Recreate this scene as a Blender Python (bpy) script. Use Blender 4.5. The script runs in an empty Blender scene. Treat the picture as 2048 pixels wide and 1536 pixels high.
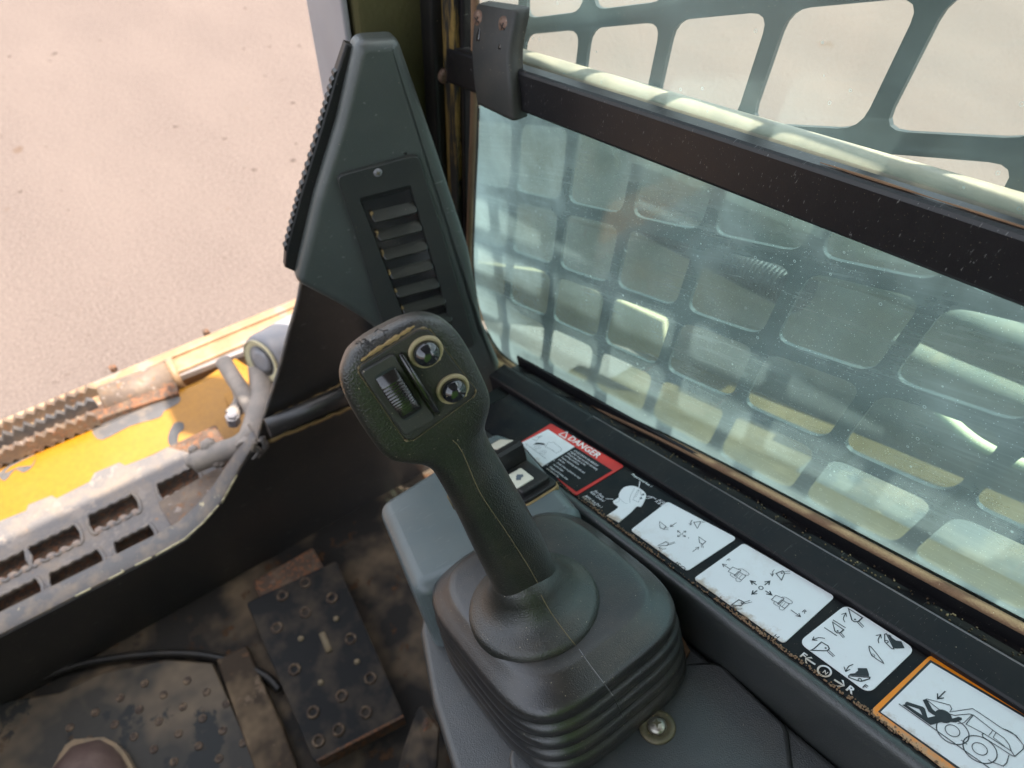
import bpy, bmesh, math, random
from mathutils import Vector, Matrix
from mathutils.bvhtree import BVHTree
random.seed(7)
D = bpy.data
S = bpy.context.scene
COL = S.collection

# ------------------------------------------------------------------ camera
CAM = Vector((0, 0, 1.75))
FPX = 1383.6                                   # focal length in pixels of a 2048 wide frame
AX = (Vector((0.81234027, -0.58152279, 0.04398332)),      # camera right
      Vector((-0.43302519, -0.65197814, -0.62242565)),    # camera down
      Vector((0.39063086, 0.48657554, -0.78144211)))      # view direction
cd = D.cameras.new('camera'); cam = D.objects.new('camera', cd); COL.objects.link(cam)
cd.sensor_width = 36; cd.lens = FPX / 2048 * 36
cd.clip_start = 0.01; cd.clip_end = 300
m = Matrix.Identity(4)
for r in range(3):
    m[r][0] = AX[0][r]; m[r][1] = -AX[1][r]; m[r][2] = -AX[2][r]; m[r][3] = CAM[r]
cam.matrix_world = m
cd.dof.use_dof = True; cd.dof.focus_distance = 0.40; cd.dof.aperture_fstop = 9.0
S.camera = cam

# ------------------------------------------------------------------ sky, sun, exposure
SUN = Vector((0.200, -0.20, 1.0)).normalized()          # towards the sun, nearly overhead
W = D.worlds.new('World'); S.world = W; W.use_nodes = True
nt = W.node_tree
sky = nt.nodes.new('ShaderNodeTexSky'); sky.sky_type = 'NISHITA'; sky.sun_disc = False
sky.sun_elevation = math.asin(SUN.z); sky.sun_rotation = math.atan2(SUN.x, SUN.y)
sky.air_density = 1.0; sky.dust_density = 2.5; sky.ozone_density = 1.0
bg = nt.nodes['Background']; bg.inputs[1].default_value = 0.15
hs_ = nt.nodes.new('ShaderNodeHueSaturation'); hs_.inputs['Saturation'].default_value = .40     # thin white haze, little blue
nt.links.new(sky.outputs[0], hs_.inputs['Color']); nt.links.new(hs_.outputs[0], bg.inputs[0])
sl = D.lights.new('sun', 'SUN'); sl.energy = 3.6; sl.angle = math.radians(0.6); sl.color = (1, .93, .84)
so = D.objects.new('sun', sl); COL.objects.link(so)
so.rotation_euler = SUN.to_track_quat('Z', 'Y').to_euler(); so.location = (0, 0, 6)
S.view_settings.view_transform = 'Standard'; S.view_settings.look = 'None'
S.view_settings.exposure = 1.95; S.view_settings.gamma = 1
S.view_settings.use_curve_mapping = False
S.render.engine = 'CYCLES'
S.render.resolution_x = 1024; S.render.resolution_y = 768
S.cycles.max_bounces = 6; S.cycles.diffuse_bounces = 3; S.cycles.glossy_bounces = 3; S.cycles.transparent_max_bounces = 12

# ------------------------------------------------------------------ where things stand
# the console, window sill and guard all fall 24.6 degrees towards the front of the machine
EX = Vector((1, 0, 0)); ES = Vector((0, .9093, -.4162)).normalized()
EN = EX.cross(ES); EN = EN if EN.z > 0 else -EN
def ray(x, y):
    a = (x - 1024) / FPX; b = (y - 768) / FPX
    return AX[0] * a + AX[1] * b + AX[2]
def at(x, y, t): return CAM + ray(x, y) * t
def onp(x, y, p, n):
    r = ray(x, y); return CAM + r * ((Vector(p) - CAM).dot(n) / r.dot(n))
def onX(x, y, c): return onp(x, y, (c, 0, 0), EX)
def onY(x, y, c): return onp(x, y, (0, c, 0), Vector((0, 1, 0)))
def onZ(x, y, c): return onp(x, y, (0, 0, c), Vector((0, 0, 1)))
def C(x, s, h): return CAM + EX * x + ES * s + EN * h        # console coordinates
def onH(x, y, h): return onp(x, y, C(0, 0, h), EN)
SHELF = -.391

# ------------------------------------------------------------------ mesh helpers
class MB:
    def __init__(s): s.v = []; s.f = []; s.sm = []; s.mi = []
    def add(s, verts, faces, smooth=False, mi=0):
        o = len(s.v); s.v += [Vector(p) for p in verts]
        for f in faces:
            s.f.append([i + o for i in f]); s.sm.append(smooth); s.mi.append(mi)
        return s
    def merge(s, b):
        o = len(s.v); s.v += b.v; s.f += [[i + o for i in f] for f in b.f]; s.sm += b.sm; s.mi += b.mi
        return s
    def bvh(s): return BVHTree.FromPolygons([tuple(p) for p in s.v], s.f)
    def build(s, name, mat, parent=None, fix=False):
        root = parent
        while root is not None and root.parent is not None: root = root.parent
        off = root.location if root is not None else Vector((0, 0, 0))
        me = D.meshes.new(name)
        me.from_pydata([tuple(p - off) for p in s.v], [], s.f)
        if fix:
            b = bmesh.new(); b.from_mesh(me); bmesh.ops.recalc_face_normals(b, faces=b.faces); b.to_mesh(me); b.free()
        me.polygons.foreach_set('use_smooth', s.sm); me.polygons.foreach_set('material_index', s.mi)
        for mm in (mat if isinstance(mat, (list, tuple)) else [mat]): me.materials.append(mm)
        me.update()
        o = D.objects.new(name, me); COL.objects.link(o)
        if parent is not None: o.parent = parent
        else:
            c = sum(s.v, Vector()) / max(1, len(s.v)); c.z = min(p.z for p in s.v)
            me.transform(Matrix.Translation(-c)); o.location = c
        return o
def tag(o, label, cat=None, group=None, kind=None):
    if label: o['label'] = label
    if cat: o['category'] = cat
    if group: o['group'] = group
    if kind: o['kind'] = kind
    return o
def thing(name, loc, label, cat, group=None):
    o = D.objects.new(name, None); COL.objects.link(o); o.location = Vector(loc); o.empty_display_size = .02
    return tag(o, label, cat, group)
def copy_tree(o, dloc, parent=None):
    c = o.copy(); COL.objects.link(c)
    if parent is not None: c.parent = parent
    else: c.location = o.location + Vector(dloc)
    for ch in list(o.children):
        copy_tree(ch, dloc, c)
    return c

def catmull(pts, n, closed=False):
    P = [Vector(p) for p in pts]; out = []; N = len(P)
    for i in range(N if closed else N - 1):
        g = (lambda k: P[k % N]) if closed else (lambda k: P[max(0, min(N - 1, k))])
        p0, p1, p2, p3 = g(i - 1), g(i), g(i + 1), g(i + 2)
        for j in range(n):
            t = j / n
            out.append(.5 * ((2 * p1) + (p2 - p0) * t + (2 * p0 - 5 * p1 + 4 * p2 - p3) * t * t + (3 * p1 - p0 - 3 * p2 + p3) * t ** 3))
    if not closed: out.append(P[-1])
    return out
def rpoly(pts, r, seg=5):
    P = [Vector(p) for p in pts]; N = len(P); out = []
    for i in range(N):
        ri = r[i] if isinstance(r, (list, tuple)) else r
        a, p, b = P[i - 1], P[i], P[(i + 1) % N]
        if ri <= 0: out.append(p); continue
        da, db = (a - p), (b - p); la, lb = da.length, db.length; da /= la; db /= lb
        ang = da.angle(db); d = min(ri / math.tan(ang / 2), .48 * la, .48 * lb)
        p0, p2 = p + da * d, p + db * d
        for k in range(seg + 1):
            t = k / seg; out.append(p0 * (1 - t) ** 2 + p * 2 * t * (1 - t) + p2 * t * t)
    return out
def inset(P, n, d):
    N = len(P); out = []
    for i in range(N):
        a, p, b = P[i - 1], P[i], P[(i + 1) % N]
        e1 = (p - a); e2 = (b - p)
        if e1.length < 1e-9: e1 = e2.copy()
        if e2.length < 1e-9: e2 = e1.copy()
        e1.normalize(); e2.normalize()
        m1 = n.cross(e1); m2 = n.cross(e2); mm = m1 + m2
        if mm.length < 1e-6: mm = m1.copy()
        mm.normalize(); k = max(.35, mm.dot(m1)); out.append(p + mm * (d / k))
    return out
def slab(poly, n, th, bev=0, seg=3, mb=None, mi=0):
    """outer face poly (any winding), front direction n, thickness th behind it, rounded front rim"""
    mb = mb or MB(); n = Vector(n).normalized(); P = [Vector(p) for p in poly]
    nn = Vector()
    for i in range(len(P)): nn += P[i].cross(P[(i + 1) % len(P)])
    if nn.dot(n) < 0: P.reverse()
    N = len(P); rings = [[p - n * th for p in P]]
    if bev > 0:
        for k in range(seg + 1):
            a = k / seg * math.pi / 2
            Q = inset(P, n, bev * (1 - math.cos(a))); rings.append([q - n * (bev * (1 - math.sin(a))) for q in Q])
    else: rings.append(P)
    v = [p for r in rings for p in r]; o = len(mb.v)
    mb.add(v, [])
    for k in range(len(rings) - 1):
        for i in range(N):
            j = (i + 1) % N
            mb.f.append([o + k * N + i, o + k * N + j, o + (k + 1) * N + j, o + (k + 1) * N + i]); mb.sm.append(k > 0); mb.mi.append(mi)
    mb.f.append([o + (len(rings) - 1) * N + i for i in range(N)]); mb.sm.append(False); mb.mi.append(mi)
    mb.f.append([o + N - 1 - i for i in range(N)]); mb.sm.append(False); mb.mi.append(mi)
    return mb
def loft(rings, cap=(True, True), smooth=True, mb=None, closed=True, mi=0):
    mb = mb or MB(); N = len(rings[0]); o = len(mb.v); mb.add([p for r in rings for p in r], [])
    for k in range(len(rings) - 1):
        for i in range(N if closed else N - 1):
            j = (i + 1) % N
            mb.f.append([o + k * N + i, o + k * N + j, o + (k + 1) * N + j, o + (k + 1) * N + i]); mb.sm.append(smooth); mb.mi.append(mi)
    if closed and cap[0]: mb.f.append([o + N - 1 - i for i in range(N)]); mb.sm.append(False); mb.mi.append(mi)
    if closed and cap[1]: mb.f.append([o + (len(rings) - 1) * N + i for i in range(N)]); mb.sm.append(False); mb.mi.append(mi)
    return mb
def frame(a):
    a = a.normalized(); r = Vector((0, 0, 1)) if abs(a.z) < .9 else Vector((1, 0, 0))
    u = a.cross(r).normalized(); return u, a.cross(u).normalized()
def tube(path, r, seg=10, mb=None, mi=0, flat=1.0, up=None):
    P = [Vector(p) for p in path]; rings = []; u = None
    for i, p in enumerate(P):
        t = (P[min(i + 1, len(P) - 1)] - P[max(i - 1, 0)]).normalized()
        if up is not None: w = Vector(up); u = (w - t * w.dot(t)).normalized()
        elif u is None: u = frame(t)[0]
        else: u = (u - t * u.dot(t)).normalized()
        w = t.cross(u); rr = r(i / (len(P) - 1)) if callable(r) else r
        rings.append([p + u * (math.cos(2 * math.pi * k / seg) * rr * flat) + w * (math.sin(2 * math.pi * k / seg) * rr) for k in range(seg)])
    return loft(rings, mb=mb, mi=mi)
def lathe(profile, o, axis, seg=32, mb=None, mi=0, cap=(True, True), smooth=True):
    u, w = frame(Vector(axis)); a = Vector(axis).normalized(); o = Vector(o)
    return loft([[o + a * h + (u * math.cos(2 * math.pi * k / seg) + w * math.sin(2 * math.pi * k / seg)) * max(r, 1e-5) for k in range(seg)] for r, h in profile], cap=cap, mb=mb, mi=mi, smooth=smooth)
def box(x0, x1, y0, y1, z0, z1, bev=.002, mb=None, mi=0):
    P = [Vector((x0, y0, z1)), Vector((x1, y0, z1)), Vector((x1, y1, z1)), Vector((x0, y1, z1))]
    if bev > 0: P = rpoly(P, bev, 3)
    return slab(P, (0, 0, 1), z1 - z0, bev, 3, mb, mi)
def cbox(x0, x1, s0, s1, h0, h1, rad=.004, bev=.002, mb=None, mi=0, seg=5):
    P = [C(x0, s0, h1), C(x1, s0, h1), C(x1, s1, h1), C(x0, s1, h1)]
    return slab(rpoly(P, rad, seg) if rad > 0 else P, EN, h1 - h0, bev, 3, mb, mi)
def ribbon(pts, w, n, mb=None, closed=False, mi=0):
    mb = mb or MB(); P = [Vector(p) for p in pts]; N = len(P); o = len(mb.v)
    for i in range(N):
        if closed: a, b = P[i - 1], P[(i + 1) % N]
        else: a, b = P[max(0, i - 1)], P[min(N - 1, i + 1)]
        e1 = (P[i] - a); e2 = (b - P[i])
        if e1.length < 1e-9: e1 = e2.copy()
        if e2.length < 1e-9: e2 = e1.copy()
        m1 = n.cross(e1.normalized()); m2 = n.cross(e2.normalized()); mm = m1 + m2
        if mm.length < 1e-5: mm = m1.copy()
        mm.normalize(); k = max(.5, mm.dot(m1)); mb.v += [P[i] + mm * (w / 2 / k), P[i] - mm * (w / 2 / k)]
    for i in range(N if closed else N - 1):
        j = (i + 1) % N
        mb.f.append([o + 2 * i, o + 2 * i + 1, o + 2 * j + 1, o + 2 * j]); mb.sm.append(False); mb.mi.append(mi)
    return mb
def fill2d(loops, th, bevel=0):
    """plate with holes from 2d loops -> (verts, faces), centred on z=0"""
    cu = D.curves.new('tmp', 'CURVE'); cu.dimensions = '2D'; cu.fill_mode = 'BOTH'; cu.extrude = th / 2; cu.bevel_depth = bevel; cu.bevel_resolution = 1
    for lp in loops:
        sp = cu.splines.new('POLY'); sp.points.add(len(lp) - 1); sp.use_cyclic_u = True
        for p, q in zip(sp.points, lp): p.co = (q[0], q[1], 0, 1)
    ob = D.objects.new('tmp', cu); COL.objects.link(ob)
    dg = bpy.context.evaluated_depsgraph_get(); me = D.meshes.new_from_object(ob.evaluated_get(dg))
    v = [p.co.copy() for p in me.vertices]; f = [list(p.vertices) for p in me.polygons]
    D.objects.remove(ob); D.curves.remove(cu); D.meshes.remove(me)
    return v, f
def textmesh(txt, o, dx, dy, size, mb=None, bold=0, n=None, align='LEFT', sx=1.0, shear=0):
    cu = D.curves.new('tmp', 'FONT'); cu.body = txt; cu.size = 1; cu.offset = bold; cu.align_x = align; cu.resolution_u = 2; cu.shear = shear
    ob = D.objects.new('tmp', cu); COL.objects.link(ob)
    dg = bpy.context.evaluated_depsgraph_get(); me = D.meshes.new_from_object(ob.evaluated_get(dg))
    mb = mb or MB()
    mb.add([Vector(o) + dx * (p.co.x * size * sx) + dy * (p.co.y * size) for p in me.vertices], [list(p.vertices) for p in me.polygons])
    D.objects.remove(ob); D.curves.remove(cu); D.meshes.remove(me)
    return mb
def drape(px, bvh, off=0.0):
    out = []
    for x, y in px:
        r = ray(x, y).normalized(); h = bvh.ray_cast(CAM, r)
        if h[0] is not None:
            n = h[1] if h[1].dot(r) < 0 else -h[1]
            out.append(h[0] + n * off)
    return out
def dense(px, n=6): return [(p.x, p.y) for p in catmull([Vector((a, b, 0)) for a, b in px], n)]

# ------------------------------------------------------------------ materials
class G:
    def __init__(s, name):
        s.m = D.materials.new(name); s.m.use_nodes = True; s.t = s.m.node_tree; s.b = s.t.nodes['Principled BSDF']
        s.out = s.t.nodes['Material Output']
        s.tc = s.t.nodes.new('ShaderNodeTexCoord').outputs['Object']
    def n(s, typ, **kw):
        nd = s.t.nodes.new('ShaderNode' + typ)
        for k, v in kw.items():
            if k.startswith('_'): setattr(nd, k[1:], v)
            else:
                key = int(k[1:]) if k[0] == 'i' and k[1:].isdigit() else k
                if hasattr(v, 'is_output'): s.t.links.new(v, nd.inputs[key])
                else: nd.inputs[key].default_value = v
        return nd
    def link(s, a, b): s.t.links.new(a, b)
    def noise(s, scale, detail=3, rough=.55, vec=None, dist=0):
        nd = s.n('TexNoise', Scale=scale, Detail=detail, Roughness=rough, Distortion=dist); s.link(vec or s.tc, nd.inputs['Vector']); return nd.outputs['Fac']
    def vor(s, scale, vec=None, feat='F1', out='Distance'):
        nd = s.n('TexVoronoi', Scale=scale, _feature=feat); s.link(vec or s.tc, nd.inputs['Vector']); return nd.outputs[out]
    def ramp(s, x, a, b, c=0., d=1.):
        nd = s.n('MapRange', _clamp=True); s.link(x, nd.inputs[0])
        for i, v in enumerate((a, b, c, d)): nd.inputs[i + 1].default_value = v
        return nd.outputs[0]
    def math(s, op, a, b=0.):
        nd = s.n('Math', _operation=op)
        for i, v in enumerate((a, b)):
            if hasattr(v, 'is_output'): s.link(v, nd.inputs[i])
            else: nd.inputs[i].default_value = v
        return nd.outputs[0]
    def mix(s, f, a, b):
        nd = s.n('Mix', _data_type='RGBA')
        for k, v in ((0, f), (6, a), (7, b)):
            if hasattr(v, 'is_output'): s.link(v, nd.inputs[k])
            else: nd.inputs[k].default_value = v if k == 0 else (*v, 1)
        return nd.outputs[2]
    def up(s, a=.1, b=.95):
        g = s.t.nodes.new('ShaderNodeNewGeometry'); x = s.t.nodes.new('ShaderNodeSeparateXYZ'); s.link(g.outputs['Normal'], x.inputs[0])
        return s.ramp(x.outputs[2], a, b)
    def map(s, sc=(1, 1, 1), rot=(0, 0, 0), loc=(0, 0, 0)):
        nd = s.n('Mapping'); s.link(s.tc, nd.inputs[0]); nd.inputs['Scale'].default_value = sc; nd.inputs['Rotation'].default_value = rot; nd.inputs['Location'].default_value = loc
        return nd.outputs[0]
    def bump(s, h, strength, dist=.001):
        nd = s.n('Bump', Strength=strength, Distance=dist); s.link(h, nd.inputs['Height']); s.link(nd.outputs[0], s.b.inputs['Normal']); return nd
    def set(s, **kw):
        for k, v in kw.items():
            k = {'col': 'Base Color', 'rough': 'Roughness', 'metal': 'Metallic', 'spec': 'Specular IOR Level'}[k]
            if hasattr(v, 'is_output'): s.link(v, s.b.inputs[k])
            else: s.b.inputs[k].default_value = (*v, 1) if isinstance(v, tuple) and len(v) == 3 else v
        return s

TAN = (.42, .29, .17)
def plastic(name, col, rough=.5, grain=1400, bump=.25, dust=.35, dustcol=TAN, speck=.5, spec=.5, scr=0.):
    g = G(name)
    n1 = g.noise(38, 5, .65); n0 = g.noise(7, 3)
    d = g.math('MULTIPLY', g.ramp(n1, .42, .74), dust)
    d = g.math('MULTIPLY', d, g.math('ADD', .35, g.math('MULTIPLY', g.up(), .65)))
    d = g.math('ADD', d, g.math('MULTIPLY', g.ramp(n0, .35, .7), dust * .25))
    base = g.mix(g.ramp(n0, .3, .7), tuple(c * .86 for c in col), tuple(min(1, c * 1.12) for c in col))
    c = g.mix(d, base, dustcol)
    if speck:
        vo = g.n('TexVoronoi', Scale=330); g.link(g.tc, vo.inputs['Vector'])
        sp = g.math('LESS_THAN', vo.outputs['Distance'], .085)
        sx = g.t.nodes.new('ShaderNodeSeparateColor'); g.link(vo.outputs['Color'], sx.inputs[0])
        sp = g.math('MULTIPLY', sp, g.math('GREATER_THAN', sx.outputs[0], 1 - .22 * speck))
        c = g.mix(g.math('MULTIPLY', sp, .75), c, (.52, .42, .29))
        vf = g.n('TexVoronoi', Scale=1100); g.link(g.tc, vf.inputs['Vector'])
        sf = g.math('LESS_THAN', vf.outputs['Distance'], .16)
        s2 = g.t.nodes.new('ShaderNodeSeparateColor'); g.link(vf.outputs['Color'], s2.inputs[0])
        sf = g.math('MULTIPLY', sf, g.math('GREATER_THAN', s2.outputs[1], 1 - .18 * speck))
        c = g.mix(g.math('MULTIPLY', sf, .5), c, (.45, .36, .24))
    if scr:
        sv = g.noise(60, 2, .5, g.map((1, 14, 4), (.4, .3, .9)))
        c = g.mix(g.math('MULTIPLY', g.ramp(sv, .69, .73), scr), c, (.35, .34, .33))
    r = g.math('ADD', g.math('MULTIPLY', d, .4), g.math('ADD', rough - .06, g.math('MULTIPLY', g.noise(90, 4), .12)))
    g.set(col=c, rough=r, spec=spec)
    if bump:
        h = g.math('ADD', g.noise(grain, 2, .5), g.math('MULTIPLY', g.vor(grain * .8, feat='F1'), .7))
        g.bump(h, bump, .0004)
    return g.m
def painted(name, col, rough=.4, wear=.3, wearcol=(.22, .2, .19), rust=.2, rustcol=(.17, .075, .035), sc=18, bump=.2, metal=0, dust=.2):
    g = G(name)
    n = g.noise(sc, 6, .62); n2 = g.noise(sc * 2.3, 5, .6, g.map(loc=(3, 1, 2))); n3 = g.noise(sc * 9, 4, .6)
    c = g.mix(g.ramp(n3, .3, .7), tuple(x * .88 for x in col), tuple(min(1, x * 1.08) for x in col))
    c = g.mix(g.math('MULTIPLY', g.ramp(g.noise(sc * .7, 3, .6, g.map(loc=(5, 5, 1))), .45, .7), dust), c, TAN)
    w = g.ramp(n, .72 - wear * .3, .75 - wear * .3); c = g.mix(w, c, wearcol)
    ru = g.ramp(n2, .74 - rust * .34, .82 - rust * .34); c = g.mix(ru, c, g.mix(n3, rustcol, tuple(min(1, x * 2.2) for x in rustcol)))
    g.set(col=c, rough=g.math('ADD', rough, g.math('MULTIPLY', ru, .35)), metal=metal)
    g.bump(g.math('ADD', n3, g.math('MULTIPLY', ru, 2.)), bump, .0006)
    return g.m
def flat(name, col, rough=.45, dirt=.12, spec=.5, dsc=60, lo=.56, hi=.72, edge=False):
    g = G(name)
    n = g.noise(dsc, 6, .65); sp = g.math('LESS_THAN', g.vor(420), .06)
    c = g.mix(g.math('MULTIPLY', g.ramp(n, lo, hi), dirt), col, TAN)
    c = g.mix(g.math('MULTIPLY', sp, .35 if dirt else 0), c, (.2, .15, .1))
    if edge:      # dust smeared along the inner edge of the strip, where hands brush past
        sx = g.t.nodes.new('ShaderNodeSeparateXYZ'); g.link(g.tc, sx.inputs[0])
        e = g.math('ADD', g.ramp(sx.outputs[0], -.0265, -.0145, .62, -.25), g.math('MULTIPLY', g.math('SUBTRACT', g.noise(95, 6, .7), .5), 1.9))
        c = g.mix(g.ramp(e, .1, .55, 0, .8), c, (.42, .30, .19))
    g.set(col=c, rough=g.math('ADD', rough, g.math('MULTIPLY', n, .1)), spec=spec)
    return g.m

MAT = {}
MAT['grip'] = plastic('grip rubber', (.013, .0145, .0125), .34, 1300, .7, .07, TAN, 1.1, .8)
MAT['boot'] = plastic('boot rubber', (.017, .017, .0175), .30, 1500, .35, .06, TAN, 1.1, .8)
MAT['face'] = plastic('face plate plastic', (.02, .021, .021), .5, 1300, .5, .12, TAN, .9)
MAT['housing'] = plastic('matt black plastic', (.033, .034, .033), .55, 1900, .12, .1, TAN, .6)
MAT['gloss'] = plastic('gloss black plastic', (.010, .010, .011), .2, 900, .02, .04, TAN, .25, .9)
MAT['button'] = plastic('button plastic', (.012, .014, .017), .1, 900, .0, .02, TAN, .25, 1.0)
MAT['bezel'] = plastic('dusty ring plastic', (.36, .29, .17), .55, 1500, .15, .5, (.5, .38, .2), .5)
MAT['seam'] = plastic('dusty mould seam', (.16, .12, .065), .7, 900, .3, .4, (.28, .2, .1), .2)
MAT['bead'] = plastic('sill edge highlight', (.13, .13, .135), .4, 900, .1, .1, TAN, .1)
MAT['dust'] = plastic('caked tan dust', (.27, .175, .07), .85, 900, .6, .4, (.5, .37, .2), .3)
MAT['deck'] = plastic('console plastic', (.026, .029, .029), .36, 1500, .5, .04, TAN, .15, .9, scr=.0)
MAT['box'] = plastic('slate grey plastic', (.098, .118, .12), .33, 1800, .08, .05, TAN, .08, scr=.25)
MAT['pod'] = plastic('green grey plastic', (.060, .068, .064), .34, 1500, .4, .04, TAN, .25, .7, scr=.25)
MAT['bez'] = plastic('vent bezel plastic', (.026, .028, .027), .48, 1700, .15, .05, TAN, .15)
MAT['vent'] = plastic('vent louvre plastic', (.008, .009, .008), .3, 1700, .1, .05, (.3, .22, .09), .3, .9)
MAT['black'] = plastic('black paint', (.011, .0115, .0125), .42, 900, .06, .05, TAN, .25, .35)
MAT['strip'] = plastic('black gloss print', (.006, .0065, .009), .4, 900, .0, .03, TAN, .3, .18)
MAT['frame'] = plastic('black window frame', (.009, .009, .011), .38, 900, .05, .02, TAN, .25, .3, scr=.12)
MAT['railpaint'] = plastic('worn rail paint', (.010, .0098, .0115), .36, 900, .08, .03, (.2, .14, .1), .3, .45, scr=.3)
MAT['sealdust'] = plastic('rubber seal caked with red dust', (.2, .115, .065), .85, 700, .8, .6, (.36, .22, .13), .4)
MAT['white'] = flat('white print', (.78, .775, .78), .35, .14, edge=True)
MAT['cream'] = flat('yellowed print', (.62, .58, .47), .4, .3)
MAT['red'] = flat('red print', (.55, .02, .014), .35, .1)
MAT['orange'] = flat('orange print', (.9, .27, .01), .38, .1, edge=True)
MAT['ink'] = flat('dark ink', (.02, .024, .028), .5, .0)
MAT['ink2'] = flat('grey ink', (.09, .11, .13), .5, .0)
MAT['text'] = flat('white ink', (.7, .68, .7), .5, .12, edge=True)
MAT['steel'] = painted('worn bright steel', (.42, .39, .33), .32, .3, (.2, .16, .11), .3, (.15, .08, .04), 300, .2, .85)
MAT['brass'] = painted('yellowed washer', (.12, .105, .06), .4, .3, (.2, .15, .07), .25, (.2, .11, .05), 250, .3, .35)
MAT['rust'] = painted('rusted steel', (.09, .055, .038), .75, .4, (.15, .1, .07), .7, (.14, .065, .035), 60, .6, .2)
MAT['rustscrew'] = painted('rusty screw', (.2, .13, .1), .55, .4, (.3, .22, .18), .6, (.16, .08, .05), 400, .3, .5)
MAT['yellow'] = painted('yellow machine paint', (.30, .132, .006), .4, .0, (.2, .19, .19), .0, (.2, .1, .04), 14, .1, 0, .06)
MAT['worn'] = painted('worn yellow paint', (.25, .15, .078), .55, .5, (.22, .165, .125), .4, (.25, .13, .07), 20, .3, 0, .6)
MAT['step'] = painted('galvanised step plate', (.155, .137, .127), .5, .45, (.23, .19, .16), .22, (.25, .14, .08), 40, .3, .25, .3)
MAT['tooth'] = painted('worn serration', (.27, .2, .16), .6, .3, (.4, .33, .28), .3, (.15, .08, .05), 90, .3, .1, .3)
MAT['bare'] = painted('dull bare metal', (.085, .078, .076), .5, .3, (.12, .1, .09), .2, (.09, .05, .03), 60, .3, .1, .2)
MAT['greysteel'] = painted('grey steel', (.2, .19, .2), .5, .3, (.3, .24, .2), .3, (.2, .11, .07), 30, .3, .15, .3)
MAT['pipe'] = painted('brown rusted pipe', (.14, .1, .075), .6, .4, (.3, .24, .2), .5, (.15, .08, .045), 40, .4, .1, .3)
MAT['hose'] = plastic('dusty grey hose', (.22, .19, .165), .6, 600, .2, .5, (.5, .4, .32), .2)
MAT['tank'] = plastic('grey cylinder paint', (.24, .235, .245), .4, 600, .1, .3, (.5, .4, .32), .1)
MAT['rim'] = painted('scuffed grey sill paint', (.12, .108, .102), .55, .25, (.5, .42, .26), .12, (.3, .2, .1), 60, .3, 0, .35)
MAT['bulk'] = plastic('black bulkhead paint', (.021, .0205, .0215), .38, 500, .15, .06, TAN, .5, .8, scr=.2)
MAT['pillar'] = plastic('dusty olive pillar felt', (.075, .066, .022), .85, 260, .6, .35, (.16, .13, .05), .2)
MAT['pillarside'] = plastic('pale pillar edge', (.3, .29, .3), .45, 500, .1, .2, TAN, .1)
def ochre_mat():
    g = G('ochre stained window channel'); v = g.map((3, 3, .25)); n = g.noise(30, 5, .65, v); n2 = g.noise(120, 4, .6)
    c = g.mix(g.ramp(n2, .3, .7), (.16, .10, .025), (.27, .17, .045)); c = g.mix(g.ramp(n, .47, .53), c, (.018, .017, .015)); g.set(col=c, rough=.7); g.bump(n2, .3, .0005)
    return g.m
MAT['ochre'] = ochre_mat()
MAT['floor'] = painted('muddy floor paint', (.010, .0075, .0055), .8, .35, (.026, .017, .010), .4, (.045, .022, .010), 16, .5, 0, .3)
MAT['mat'] = painted('worn floor plate', (.030, .026, .020), .6, .5, (.008, .010, .010), .3, (.055, .034, .02), 13, .4, .1, .35)
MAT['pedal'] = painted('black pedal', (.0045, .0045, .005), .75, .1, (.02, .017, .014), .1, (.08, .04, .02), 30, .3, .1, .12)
MAT['rib'] = painted('mud covered steel', (.045, .028, .015), .8, .3, (.16, .11, .07), .35, (.09, .05, .03), 18, .4, 0, .5)
MAT['stud'] = painted('rust ringed stud', (.05, .032, .022), .6, .4, (.09, .065, .05), .4, (.16, .085, .05), 200, .4, .1, .4)
MAT['ochrebolt'] = flat('dusty bolt', (.2, .155, .095), .7, .4)
MAT['shoe'] = plastic('worn brown leather', (.1, .06, .05), .65, 500, .4, .35, (.3, .22, .17), .1)
MAT['rand'] = plastic('shoe welt', (.2, .15, .1), .75, 400, .4, .5, TAN, .1)
MAT['guard'] = plastic('guard paint', (.018, .024, .024), .5, 700, .1, .1, (.25, .22, .17), .5)
MAT['rail'] = plastic('pale rail paint', (.30, .265, .2), .45, 700, .1, .4, (.6, .5, .36), .3)
MAT['body'] = painted('dusty yellow body', (.085, .056, .016), .5, .1, (.16, .11, .06), .1, (.1, .06, .03), 12, .2, 0, .22)
MAT['channel'] = painted('dark gritty channel', (.06, .06, .056), .7, .4, (.1, .09, .07), .3, (.14, .1, .05), 30, .4, 0, .3)
MAT['fender'] = painted('tan dusty fender', (.42, .31, .18), .6, .3, (.42, .33, .22), .2, (.2, .12, .06), 14, .3, 0, .6)
MAT['arm'] = painted('dusty dark arm paint', (.27, .265, .245), .6, .3, (.33, .3, .25), .2, (.15, .1, .06), 10, .3, 0, .5)
MAT['cable'] = plastic('cream cable', (.62, .55, .34), .5, 500, .1, .3, TAN, .1)
MAT['tubepale'] = plastic('pale green tube', (.15, .15, .125), .5, 500, .1, .4, TAN, .1)
MAT['hivis'] = plastic('high visibility green cloth', (.24, .52, .04), .9, 300, .3, .05, TAN, 0)
MAT['roof'] = plastic('cab headliner', (.1, .1, .105), .8, 200, .2, .1, TAN, 0)

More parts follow.
